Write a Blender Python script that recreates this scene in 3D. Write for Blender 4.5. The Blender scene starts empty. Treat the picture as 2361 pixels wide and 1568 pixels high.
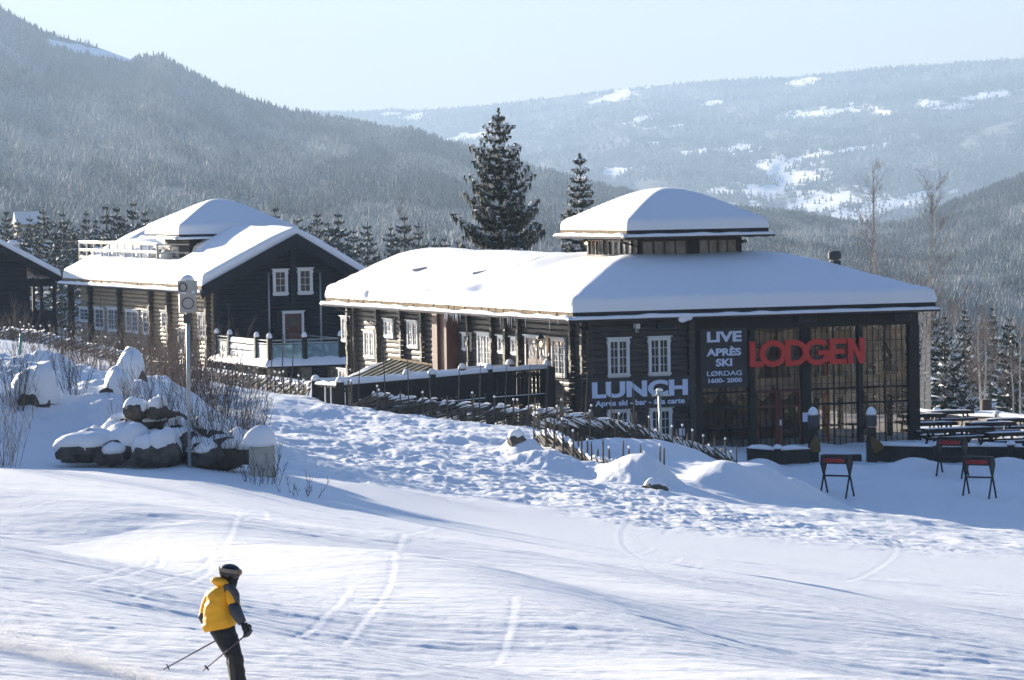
import bpy, math, random
import numpy as np
from mathutils import Vector, Matrix

# ---------------------------------------------------------------- camera, sun, sky, exposure
F = 9230.0; CX = 1180.5; CY = 784.0            # focal length and centre in units of a 2361-wide view
PITCH = math.atan((784 - 425) / F); ROLL = 0.0165
SUN_AZ = math.radians(34)                       # to the left of the view direction, beyond the lodge
SUN_EL = math.radians(12.7)
HAZE = 9.8e-5
sc = bpy.context.scene
cam_d = bpy.data.cameras.new("camera"); cam = bpy.data.objects.new("camera", cam_d)
sc.collection.objects.link(cam); sc.camera = cam
cam_d.sensor_width = 36.0; cam_d.lens = 36.0 * F / 2361.0
cam_d.clip_start = 1.0; cam_d.clip_end = 40000.0
cam.matrix_world = Matrix.Rotation(math.pi / 2 - PITCH, 4, 'X') @ Matrix.Rotation(-ROLL, 4, 'Z')
SD = Vector((-math.sin(SUN_AZ) * math.cos(SUN_EL), math.cos(SUN_AZ) * math.cos(SUN_EL), math.sin(SUN_EL)))
sun_d = bpy.data.lights.new("sun", 'SUN'); sun_d.energy = 5.0; sun_d.angle = math.radians(0.5)
sun_d.color = (1.0, 0.88, 0.71)
sun = bpy.data.objects.new("sun", sun_d); sc.collection.objects.link(sun)
sun.rotation_euler = (-SD).to_track_quat('-Z', 'Y').to_euler(); sun.location = (0, 0, 60)
world = bpy.data.worlds.new("World"); sc.world = world; world.use_nodes = True
wn = world.node_tree; bg = wn.nodes['Background']
sky = wn.nodes.new('ShaderNodeTexSky'); sky.sky_type = 'NISHITA'; sky.sun_disc = False
sky.sun_elevation = SUN_EL; sky.sun_rotation = -SUN_AZ
sky.altitude = 300; sky.air_density = 1.0; sky.dust_density = 0.3; sky.ozone_density = 1.5
gm = wn.nodes.new('ShaderNodeGamma'); gm.inputs[1].default_value = 0.62; tint = wn.nodes.new('ShaderNodeMix'); tint.data_type = 'RGBA'; tint.blend_type = 'MULTIPLY'
tint.inputs[0].default_value = 1.0
tcw = wn.nodes.new('ShaderNodeTexCoord'); sep = wn.nodes.new('ShaderNodeSeparateXYZ'); mrw = wn.nodes.new('ShaderNodeMapRange'); mrw.inputs[1].default_value = .10; mrw.inputs[2].default_value = .45
mxw = wn.nodes.new('ShaderNodeMix'); mxw.data_type = 'RGBA'; mxw.inputs[6].default_value = (.84, .745, .61, 1); mxw.inputs[7].default_value = (.64, .92, 1.48, 1)
wn.links.new(tcw.outputs['Generated'], sep.inputs[0]); wn.links.new(sep.outputs[2], mrw.inputs[0]); wn.links.new(mrw.outputs[0], mxw.inputs[0]); wn.links.new(mxw.outputs[2], tint.inputs[7])
wn.links.new(sky.outputs[0], gm.inputs[0]); wn.links.new(gm.outputs[0], tint.inputs[6]); wn.links.new(tint.outputs[2], bg.inputs[0]); bg.inputs[1].default_value = 0.055
sc.view_settings.view_transform = 'Standard'; sc.view_settings.look = 'None'
sc.view_settings.exposure = 1.93; sc.view_settings.gamma = 1.0
sc.render.engine = 'CYCLES'
sc.cycles.use_denoising = True; sc.cycles.volume_bounces = 1; sc.cycles.max_bounces = 7
sc.cycles.transparent_max_bounces = 12; sc.cycles.diffuse_bounces = 3

# ---------------------------------------------------------------- helpers
def _basis():
    fw = np.array([0, math.cos(PITCH), -math.sin(PITCH)]); up = np.array([0, math.sin(PITCH), math.cos(PITCH)])
    rt = np.array([1.0, 0, 0]); c, s = math.cos(ROLL), math.sin(ROLL)
    return c * rt - s * up, s * rt + c * up, fw
RR, UU, FW = _basis()
def ray(x, y): return RR * ((x - CX) / F) + UU * ((CY - y) / F) + FW
def at(x, y, Y):
    d = ray(x, y); return d * (Y / d[1])
def at_v(x, y, Y):
    x = np.asarray(x, float)[..., None]; y = np.asarray(y, float)[..., None]; Y = np.asarray(Y, float)[..., None]
    d = RR * ((x - CX) / F) + UU * ((CY - y) / F) + FW
    return d * (Y / d[..., 1:2])

def hash2(ix, iy, seed):
    h = (ix.astype(np.int64) * 374761393 + iy.astype(np.int64) * 668265263 + seed * 1442695041) & 0xffffffff
    h = ((h ^ (h >> 13)) * 1274126177) & 0xffffffff
    return ((h ^ (h >> 16)) & 0xffff) / 65535.0
def vnoise(x, y, seed=0):
    x = np.asarray(x, float); y = np.asarray(y, float)
    ix = np.floor(x); iy = np.floor(y); fx = x - ix; fy = y - iy
    fx = fx * fx * fx * (fx * (fx * 6 - 15) + 10); fy = fy * fy * fy * (fy * (fy * 6 - 15) + 10)
    ix = ix.astype(np.int64); iy = iy.astype(np.int64)
    a = hash2(ix, iy, seed); b = hash2(ix + 1, iy, seed); c = hash2(ix, iy + 1, seed); d = hash2(ix + 1, iy + 1, seed)
    return (a * (1 - fx) + b * fx) * (1 - fy) + (c * (1 - fx) + d * fx) * fy * 1.0 - 0.5
def fbm(x, y, seed=0, oct=4, gain=0.5):
    v = 0; a = 1.0
    for i in range(oct):
        v = v + a * vnoise(x * 2 ** i + 17.3 * i, y * 2 ** i - 9.1 * i, seed + i); a *= gain
    return v
def sstep(a, b, x):
    t = np.clip((np.asarray(x, float) - a) / (b - a), 0, 1); return t * t * (3 - 2 * t)

def link(o, parent=None):
    sc.collection.objects.link(o)
    if parent is not None: o.parent = parent
    return o
def tag(o, label=None, cat=None, group=None, kind=None):
    if label: o['label'] = label
    if cat: o['category'] = cat
    if group: o['group'] = group
    if kind: o['kind'] = kind
    return o
def empty(name, loc, rz=0.0, parent=None):
    o = bpy.data.objects.new(name, None); o.location = loc; o.rotation_euler = (0, 0, rz); o.empty_display_size = 0.3
    return link(o, parent)

class MB:
    def __init__(self): self.v = []; self.f = []; self.m = []
    def add(self, vs, fs, m=0):
        n = len(self.v); self.v.extend([tuple(map(float, p)) for p in vs])
        for f in fs: self.f.append(tuple(i + n for i in f)); self.m.append(m)
    def box(self, a, b, m=0, T=None):
        x0, x1 = sorted((a[0], b[0])); y0, y1 = sorted((a[1], b[1])); z0, z1 = sorted((a[2], b[2]))
        vs = [(x0,y0,z0),(x1,y0,z0),(x1,y1,z0),(x0,y1,z0),(x0,y0,z1),(x1,y0,z1),(x1,y1,z1),(x0,y1,z1)]
        if T: vs = [T(*p) for p in vs]
        self.add(vs, [(0,3,2,1),(4,5,6,7),(0,1,5,4),(1,2,6,5),(2,3,7,6),(3,0,4,7)], m)
    def beam(self, p, q, w, h, m=0, up=(0, 0, 1)):
        p = Vector(p); q = Vector(q); d = (q - p).normalized(); u = Vector(up)
        s = d.cross(u)
        if s.length < 1e-4: s = d.cross(Vector((1, 0, 0)))
        s.normalize(); u = s.cross(d).normalized(); s = s * (w / 2); u = u * (h / 2)
        vs = [p-s-u, p+s-u, p+s+u, p-s+u, q-s-u, q+s-u, q+s+u, q-s+u]
        self.add(vs, [(0,1,2,3),(4,7,6,5),(0,4,5,1),(1,5,6,2),(2,6,7,3),(3,7,4,0)], m)
    def tube(self, pts, rad, n=8, m=0, cap=True):
        pts = [Vector(p) for p in pts]
        if not hasattr(rad, '__len__'): rad = [rad] * len(pts)
        d0 = (pts[-1] - pts[0]); ref = Vector((0, 0, 1)) if abs(d0.normalized().z) < 0.9 else Vector((1, 0, 0))
        vs = []
        for i, p in enumerate(pts):
            d = (pts[min(i + 1, len(pts) - 1)] - pts[max(i - 1, 0)]).normalized()
            s = d.cross(ref).normalized(); u = s.cross(d)
            for k in range(n):
                a = 2 * math.pi * k / n; vs.append(p + (s * math.cos(a) + u * math.sin(a)) * rad[i])
        fs = [(i*n+k, i*n+(k+1)%n, (i+1)*n+(k+1)%n, (i+1)*n+k) for i in range(len(pts)-1) for k in range(n)]
        if cap: fs += [tuple(range(n))[::-1], tuple(range((len(pts)-1)*n, len(pts)*n))]
        self.add(vs, fs, m)
    def lathe(self, c, prof, n=16, m=0):
        vs = []; c = Vector(c)
        for r, z in prof:
            for k in range(n):
                a = 2*math.pi*k/n; vs.append(c + Vector((r*math.cos(a), r*math.sin(a), z)))
        fs = [(i*n+k, i*n+(k+1)%n, (i+1)*n+(k+1)%n, (i+1)*n+k) for i in range(len(prof)-1) for k in range(n)]
        fs += [tuple(range(n))[::-1], tuple(range((len(prof)-1)*n, len(prof)*n))]
        self.add(vs, fs, m)
    def blob(self, c, r, n=8, m=0, seed=0, amp=0.2, flat=None):
        rnd = random.Random(seed); vs = []; rings = max(4, n // 2)
        ph = [rnd.uniform(0, 6.28) for _ in range(6)]
        for i in range(rings + 1):
            th = math.pi * i / rings
            for k in range(n):
                a = 2 * math.pi * k / n
                d = 1 + amp * (math.sin(2*a+ph[0]) * math.sin(th) * .5 + math.sin(3*th+ph[1]+a) * .3 + math.sin(5*a+ph[2]+2*th) * math.sin(th) * .25)
                z = math.cos(th) * d
                if flat is not None: z = max(z, flat)
                vs.append((c[0]+r[0]*math.sin(th)*math.cos(a)*d, c[1]+r[1]*math.sin(th)*math.sin(a)*d, c[2]+r[2]*z))
        fs = [(i*n+k, (i+1)*n+k, (i+1)*n+(k+1)%n, i*n+(k+1)%n) for i in range(rings) for k in range(n)]
        self.add(vs, fs, m)
    def data(self, name, mats, smooth=False):
        me = bpy.data.meshes.new(name); me.from_pydata(self.v, [], self.f)
        for mt in (mats if isinstance(mats, (list, tuple)) else [mats]): me.materials.append(mt)
        if max(self.m, default=0) > 0: me.polygons.foreach_set('material_index', self.m)
        if smooth: me.polygons.foreach_set('use_smooth', [True] * len(self.f))
        me.update(); return me
    def build(self, name, mats, parent=None, smooth=False, loc=None):
        o = bpy.data.objects.new(name, self.data(name, mats, smooth))
        if loc is not None: o.location = loc
        return link(o, parent)
def grid_mesh(name, P, mats, parent=None, mi=None, smooth=True):
    """P: (rows, cols, 3) array of points -> one smooth sheet."""
    r, c, _ = P.shape; me = bpy.data.meshes.new(name)
    idx = np.arange(r * c).reshape(r, c)
    q = np.stack([idx[:-1, :-1], idx[:-1, 1:], idx[1:, 1:], idx[1:, :-1]], -1).reshape(-1, 4)
    me.vertices.add(r * c); me.vertices.foreach_set('co', P.astype(np.float32).ravel())
    me.loops.add(q.size); me.loops.foreach_set('vertex_index', q.ravel().astype(np.int32))
    me.polygons.add(len(q)); me.polygons.foreach_set('loop_start', (np.arange(len(q)) * 4).astype(np.int32))
    me.polygons.foreach_set('use_smooth', np.full(len(q), smooth))
    for mt in (mats if isinstance(mats, (list, tuple)) else [mats]): me.materials.append(mt)
    me.update(calc_edges=True); me.validate()
    return link(bpy.data.objects.new(name, me), parent)

# ---------------------------------------------------------------- materials
def new_mat(name):
    m = bpy.data.materials.new(name); m.use_nodes = True; nt = m.node_tree
    b = nt.nodes['Principled BSDF']; return m, nt, b
def mix_col(nt, fac, a, b):
    n = nt.nodes.new('ShaderNodeMix'); n.data_type = 'RGBA'
    if isinstance(fac, (int, float)): n.inputs[0].default_value = fac
    else: nt.links.new(fac, n.inputs[0])
    for i, v in ((6, a), (7, b)):
        if hasattr(v, 'is_linked'): nt.links.new(v, n.inputs[i])
        else: n.inputs[i].default_value = (*v, 1)
    return n.outputs[2]
def noise(nt, scale, detail=4, rough=0.55, vec=None, dist=0.0):
    n = nt.nodes.new('ShaderNodeTexNoise'); n.inputs['Scale'].default_value = scale
    n.inputs['Detail'].default_value = detail; n.inputs['Roughness'].default_value = rough
    n.inputs['Distortion'].default_value = dist
    if vec is not None: nt.links.new(vec, n.inputs['Vector'])
    return n.outputs['Fac']
def ramp(nt, src, p0, p1):
    n = nt.nodes.new('ShaderNodeMapRange'); n.inputs[1].default_value = p0; n.inputs[2].default_value = p1
    nt.links.new(src, n.inputs[0]); return n.outputs[0]
def mapping2(nt, ang, scale):
    tc = nt.nodes.new('ShaderNodeTexCoord'); mp = nt.nodes.new('ShaderNodeMapping'); mp.inputs['Rotation'].default_value = (0, 0, math.radians(ang))
    m2 = nt.nodes.new('ShaderNodeMapping'); m2.inputs['Scale'].default_value = scale
    nt.links.new(tc.outputs['Object'], mp.inputs[0]); nt.links.new(mp.outputs[0], m2.inputs[0]); return m2.outputs[0]
def mapping(nt, rot=(0, 0, 0), scale=(1, 1, 1), kind='Object'):
    tc = nt.nodes.new('ShaderNodeTexCoord'); mp = nt.nodes.new('ShaderNodeMapping')
    mp.inputs['Rotation'].default_value = rot; mp.inputs['Scale'].default_value = scale
    nt.links.new(tc.outputs[kind], mp.inputs[0]); return mp.outputs[0]
def bump(nt, b, h, strength, dist=0.05, prev=None):
    n = nt.nodes.new('ShaderNodeBump'); n.inputs['Strength'].default_value = strength; n.inputs['Distance'].default_value = dist
    nt.links.new(h, n.inputs['Height'])
    if prev is not None: nt.links.new(prev, n.inputs['Normal'])
    if b is not None: nt.links.new(n.outputs[0], b.inputs['Normal'])
    return n.outputs[0]
def simple(name, col, rough=0.7, var=0.25, scale=3.0, metal=0.0, spec=0.5, bumps=0.0, stretch=(1, 1, 1), bscale=None, emit=None):
    m, nt, b = new_mat(name)
    v = mapping(nt, scale=stretch); n = noise(nt, scale, 5, 0.6, v)
    dark = tuple(c * (1 - var) for c in col); lite = tuple(min(1, c * (1 + var)) for c in col)
    nt.links.new(mix_col(nt, ramp(nt, n, .3, .7), dark, lite), b.inputs['Base Color'])
    b.inputs['Roughness'].default_value = rough; b.inputs['Metallic'].default_value = metal
    b.inputs['Specular IOR Level'].default_value = spec
    if bumps:
        n2 = noise(nt, bscale or scale * 4, 4, 0.6, v); bump(nt, b, n2, bumps, 0.02)
    if emit:
        b.inputs['Emission Color'].default_value = (*emit[0], 1); b.inputs['Emission Strength'].default_value = emit[1]
    return m
def snow_material(name, kind='cap'):
    m, nt, b = new_mat(name)
    v = mapping(nt); base = noise(nt, 0.35, 3, .5, v)
    nt.links.new(mix_col(nt, base, (.83, .85, .88), (.90, .91, .92)), b.inputs['Base Color'])
    b.inputs['Roughness'].default_value = 0.55; b.inputs['Specular IOR Level'].default_value = 0.3
    b.inputs['Subsurface Weight'].default_value = 0.0
    if kind == 'cap':
        n1 = bump(nt, None, noise(nt, 9, 5, .6, v), 0.25, 0.03)
        bump(nt, b, noise(nt, 38, 4, .7, v), 0.5, 0.010, n1)
    else:
        # groomed piste: long streaks running down to the right, plus crust
        v1 = mapping2(nt, 16, (1.1, 11, 1)); v2 = mapping2(nt, 30, (1.8, 20, 1)); v3 = mapping2(nt, 4, (.5, 5.5, 1))
        n1 = bump(nt, None, noise(nt, 1.0, 7, .66, v1, .25), .9, 0.034)
        n2 = bump(nt, None, noise(nt, 1.0, 6, .62, v2, .3), .9, 0.018, n1)
        n3 = bump(nt, None, noise(nt, 1.0, 5, .6, v3, .4), .4, 0.035, n2)
        n4 = bump(nt, b, noise(nt, 8, 7, .78, v), .75, 0.02, n3); n5 = bump(nt, b, noise(nt, 28, 4, .7, v), .8, 0.008, n4)
    return m
M = {}
M['snow'] = snow_material('roof_snow'); M['piste'] = snow_material('piste_snow', 'ground')
M['log'] = simple('stained_log', (.048, .042, .034), .55, .45, 2.2, spec=.35, bumps=.5, stretch=(1, 1, 7), bscale=5)
M['log_brown'] = simple('sunlit_log', (.33, .255, .16), .42, .35, 2.2, bumps=.5, stretch=(1, 1, 7), bscale=5, spec=.7)  # log stain lightened to brown, raking sun put into the colour
M['dark_wood'] = simple('dark_painted_wood', (.018, .015, .013), .6, .4, 4, spec=.3, bumps=.3, stretch=(1, 1, 4))
M['dark_blue'] = simple('blue_black_wood', (.012, .013, .017), .7, .4, 3, spec=.25, bumps=.3, stretch=(1, 1, 5))
M['grey_wood'] = simple('grey_split_wood', (.13, .105, .075), .8, .5, 5, bumps=.6, stretch=(1, 1, .5))
M['grey_wood2'] = simple('dark_split_wood', (.07, .058, .045), .8, .5, 5, bumps=.6)
M['white'] = simple('white_paint', (.70, .71, .70), .45, .06, 6)
M['red'] = simple('red_paint', (.10, .014, .011), .45, .3, 6)
M['signred'] = simple('sign_red', (.60, .018, .02), .35, .06, 3)
M['banner'] = simple('banner_cloth', (.022, .021, .023), .55, .2, 2, bumps=.25, bscale=2.5)
M['lettering'] = simple('lettering_white', (.62, .70, .86), .6, .04, 3)
M['rope'] = simple('sod_edge', (.22, .15, .07), .9, .6, 9, bumps=.6)
M['copper'] = simple('rusted_copper', (.13, .055, .035), .55, .6, 1.6, stretch=(3, 3, .4))
M['tin'] = simple('standing_seam_metal', (.16, .16, .13), .4, .25, 3, metal=.3)
M['pipe'] = simple('downpipe_metal', (.045, .03, .025), .4, .3, 4, metal=.4)
M['steel'] = simple('galvanised_steel', (.36, .39, .40), .4, .15, 5, metal=.5)
M['plastic'] = simple('pale_plastic', (.40, .39, .35), .5, .08, 4)
M['ring'] = simple('dark_rubber', (.05, .05, .055), .6, .2, 8)
M['green'] = simple('teal_marker', (.05, .32, .27), .5, .1, 5)
M['rock'] = simple('granite_rock', (.085, .075, .062), .85, .55, 2.5, bumps=.9, bscale=7)
M['stone'] = simple('pillar_stone', (.22, .18, .12), .85, .6, 4, bumps=.8, bscale=7)
M['bark'] = simple('spruce_bark', (.06, .047, .035), .9, .4, 6)
M['birch'] = simple('birch_bark', (.46, .40, .32), .8, .5, 5, stretch=(1, 1, 3))
M['twig'] = simple('bare_twigs', (.19, .145, .115), .8, .4, 2)
M['twig_dark'] = simple('dark_twigs', (.055, .042, .035), .8, .4, 2)
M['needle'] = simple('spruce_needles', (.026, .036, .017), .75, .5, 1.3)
M['needle2'] = simple('spruce_needles_olive', (.055, .055, .018), .75, .4, 1.3)  # yellower needle colour, mixed in at random on the old spruces
M['straw'] = simple('straw', (.22, .145, .05), .9, .35, 12)
M['yellow'] = simple('yellow_jacket', (.86, .40, .008), .6, .08, 3, bumps=.4, bscale=9)
M['grey_sleeve'] = simple('grey_sleeve', (.045, .05, .06), .6, .2, 5, bumps=.3)
M['black'] = simple('black_fabric', (.012, .012, .013), .7, .3, 7, bumps=.5, bscale=14)
M['pants2'] = simple('brown_black_fabric', (.03, .028, .023), .6, .4, 7, bumps=.5, bscale=14)
M['helmet'] = simple('helmet_shell', (.012, .012, .015), .25, .2, 5)
M['strap'] = simple('goggle_strap', (.20, .17, .13), .7, .2, 9)
M['lens'] = simple('goggle_lens', (.35, .12, .05), .15, .1, 5)
M['skin'] = simple('skin', (.45, .26, .19), .6, .1, 5)
M['polecol'] = simple('ski_pole_shaft', (.11, .075, .08), .35, .2, 8, metal=.3)
M['orange'] = simple('varnished_timber', (.95, .30, .07), .4, .2, 3, stretch=(4, 4, .4))
M['lamp_glow'] = simple('lamp_glow', (.9, .6, .3), .5, 0, 3, emit=((1, .55, .2), 6))
M['brick'] = simple('chimney_render', (.42, .40, .35), .8, .2, 4)
M['cloth'] = simple('curtain', (.78, .62, .50), .8, .25, 1.2)
def glass_mat(name, col, transp, rough=.03, wav=.25, wscale=1.6, spec=1.0):
    m, nt, b = new_mat(name)
    v = mapping(nt, scale=(1, 1, .8)); n = noise(nt, wscale, 3, .5, v, 1.6)
    b.inputs['Roughness'].default_value = rough; b.inputs['Specular IOR Level'].default_value = spec
    b.inputs['IOR'].default_value = 1.9 if transp > .4 else 1.5
    nt.links.new(mix_col(nt, ramp(nt, noise(nt, .9, 5, .6, v, 2.5), .42, .66), tuple(c * .7 for c in col), tuple(c * 1.35 for c in col)), b.inputs['Base Color'])
    bump(nt, b, n, wav, 0.12)
    if transp > 0:
        t = nt.nodes.new('ShaderNodeBsdfTransparent'); t.inputs[0].default_value = (.95, .92, .88, 1)
        mx = nt.nodes.new('ShaderNodeMixShader'); mx.inputs[0].default_value = transp
        out = nt.nodes['Material Output']
        nt.links.new(b.outputs[0], mx.inputs[1]); nt.links.new(t.outputs[0], mx.inputs[2]); nt.links.new(mx.outputs[0], out.inputs[0])
    return m
M['flying'] = snow_material('flying_snow'); _n = M['flying'].node_tree; _t = _n.nodes.new('ShaderNodeBsdfTranslucent'); _t.inputs[0].default_value = (.95, .95, .96, 1); _x = _n.nodes.new('ShaderNodeMixShader'); _x.inputs[0].default_value = .85
_n.links.new(_n.nodes['Principled BSDF'].outputs[0], _x.inputs[1]); _n.links.new(_t.outputs[0], _x.inputs[2]); _n.links.new(_x.outputs[0], _n.nodes['Material Output'].inputs[0])
M['pane'] = glass_mat('window_pane', (.035, .036, .04), 0, spec=.5)
M['pane_bright'] = glass_mat('window_pane_bright', (.15, .165, .19), 0, spec=.6)
M['glass'] = glass_mat('hall_glass', (.035, .026, .02), .80, wav=.35, wscale=.45, spec=1.0)
M['rail_glass'] = glass_mat('railing_glass', (.30, .46, .50), .35, wav=.1)
M['interior'] = simple('interior_timber', (.20, .12, .07), .7, .4, 1)
# ---------------------------------------------------------------- ground
def plane(X, Y): return -4.3 - .042 * Y - .12 * X
ctrl = []
for Y in (18, 50, 80, 105):
    for u in (-.3, -.13, -.06, 0, .06, .13, .3):
        if not (Y == 105 and u < -.05): ctrl.append((u * Y, Y, plane(u * Y, Y)))
for (px, py, Y) in [(-500, 770, 215), (0, 782, 213), (300, 845, 201), (500, 888, 189), (720, 920, 178), (740, 928, 176), (620, 960, 160),
                    (800, 945, 171), (1000, 968, 169), (1200, 985, 167), (1340, 992, 166), (1230, 1035, 152), (1370, 1092, 146), (1550, 1132, 142),
                    (1715, 1103, 165), (1480, 1062, 154), (1620, 1085, 160), (1000, 1050, 140), (1100, 1150, 118), (850, 1080, 130), (700, 1000, 145), (800, 1165, 101),
                    (430, 1084, 107), (100, 1074, 107), (-300, 1062, 107), (620, 1090, 107), (1930, 1138, 163.5), (2260, 1142, 164), (2190, 1098, 169.5), (2361, 1065, 173), (1725, 1066, 171),
                    (1800, 1066, 171.5), (2000, 1062, 173), (2600, 1140, 165), (2361, 965, 215), (2150, 968, 213), (1300, 1165, 118), (1550, 1185, 118), (2361, 1230, 150.4), (1850, 1165, 161.5), (1700, 1150, 140)]:
    ctrl.append(tuple(at(px, py, Y)))
ctrl += [(20, 190, -12), (14, 181, -11.9), (9, 180, -11.9), (19, 184, -12), (8, 186, -11.9), (0, 180, -11.0), (-5, 192, -10.4), (-12, 208, -9.9), (-15, 221, -10.3), (-25, 245, -9.6), (-38, 262, -8.6),
         (0, 300, -15), (30, 300, -19), (-40, 300, -12), (-80, 300, -8), (80, 300, -24), (32, 200, -12.6), (60, 170, -15), (-60, 200, -5), (-50, 150, -3.2),
         (-11, 128, -8.1), (-16, 135, -7.2), (-12, 150, -8.1), (-18, 170, -7.4), (60, 220, -17), (-10, 165, -8.6)]
ctrl = np.array(ctrl)
def _tps(r2): return np.where(r2 > 0, .5 * r2 * np.log(np.maximum(r2, 1e-9)), 0)
def _fit():
    P = ctrl[:, :2] / 50.0; n = len(P); z = ctrl[:, 2]
    K = _tps(((P[:, None] - P[None]) ** 2).sum(-1)) + np.eye(n) * 2e-3
    A = np.zeros((n + 3, n + 3)); A[:n, :n] = K; A[:n, n] = 1; A[:n, n+1:] = P; A[n, :n] = 1; A[n+1:, :n] = P.T
    return np.linalg.solve(A, np.concatenate([z, [0, 0, 0]]))
_W = _fit()
def base_h(X, Y):
    X = np.asarray(X, float) / 50; Y = np.asarray(Y, float) / 50; n = len(ctrl)
    out = _W[n] + _W[n+1] * X + _W[n+2] * Y
    for (cx, cy, _), w in zip(ctrl, _W[:n]): out = out + w * _tps((X - cx / 50) ** 2 + (Y - cy / 50) ** 2)
    return out
# snow mounds: (px, py of base, Y, radius across, radius along the view, height)
MOUNDS = [(1218, 1052, 147, .9, 1.2, .75), (1262, 1085, 144, 1.2, 1.5, .75), (1195, 1035, 149, .6, .8, .6), (1500, 1125, 141, 1.05, 1.6, .95), (1440, 1125, 141.5, .9, 1.3, .45),
          (1380, 1110, 143, 1.2, 1.4, .4), (1470, 1062, 151, 2.6, 2.6, 1.0), (1590, 1080, 154, 1.8, 2.5, .7), (1640, 1140, 144, 1.4, 1.8, .6), (1700, 1150, 146, 1.3, 2.0, .8), (1770, 1158, 150, 1.6, 2.4, .9),
          (1830, 1172, 154, 1.8, 2.4, .6), (1760, 1055, 169.5, 1.0, 1.0, .45), (1950, 1060, 170, 1.2, 1.0, .35), (2110, 1055, 171, 1.6, 1.0, .5), (2330, 1055, 171, 1.5, 1.0, .5),
          (60, 860, 150, 4, 6, .8), (300, 870, 145, 3, 5, .5), (1640, 1120, 148, 2.2, 2.4, .5), (2250, 985, 205, 5, 4, .5)]
def on_piste(px, py):
    d = ray(px, py); Y = 4.3 / (-d[2] / d[1] - .042 - .12 * d[0] / d[1]); return np.array([d[0] / d[1] * Y, Y])
# single ski tracks: endpoints as seen, sideways bend in metres, half width
TRACKS = [(170, 1362, 345, 1265, .3, .045), (205, 1368, 372, 1270, .3, .045), (560, 1508, 705, 1440, -.2, .05), (700, 1442, 800, 1385, .1, .05), (300, 1390, 480, 1290, .4, .05), (560, 1255, 605, 1180, .2, .05), (300, 1372, 560, 1230, .3, .05),
          (860, 1330, 915, 1250, .3, .06), (905, 1255, 960, 1215, 0, .06), (1500, 1185, 1530, 1230, -.3, .06), (1470, 1200, 1500, 1290, .5, .06), (1480, 1310, 1545, 1350, .1, .05), (1590, 1320, 1605, 1290, 0, .06), (1060, 1290, 1500, 1250, .8, .06), (1200, 1330, 1560, 1275, .7, .06),
          (0, 1402, 160, 1390, 0, .05), (40, 1215, 300, 1235, 0, .07), (1000, 1560, 1180, 1440, .3, .05), (780, 1460, 900, 1340, .3, .05), (840, 1250, 1010, 1195, .2, .06), (1650, 1290, 1900, 1310, .3, .06), (1950, 1330, 2060, 1250, .4, .06), (1750, 1430, 2100, 1400, .5, .06)]
BANDS = [([(-200, 1160), (300, 1235), (700, 1340), (1150, 1470), (1500, 1560)], .95, 3.6), ([(500, 1190), (900, 1290), (1300, 1370)], .38, 2.6), ([(-200, 1420), (300, 1500), (700, 1580)], .22, 1.8), ([(1300, 1200), (2361, 1370)], .16, 5.0)]  # steps shaped into the piste to make its broad shade bands
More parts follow.
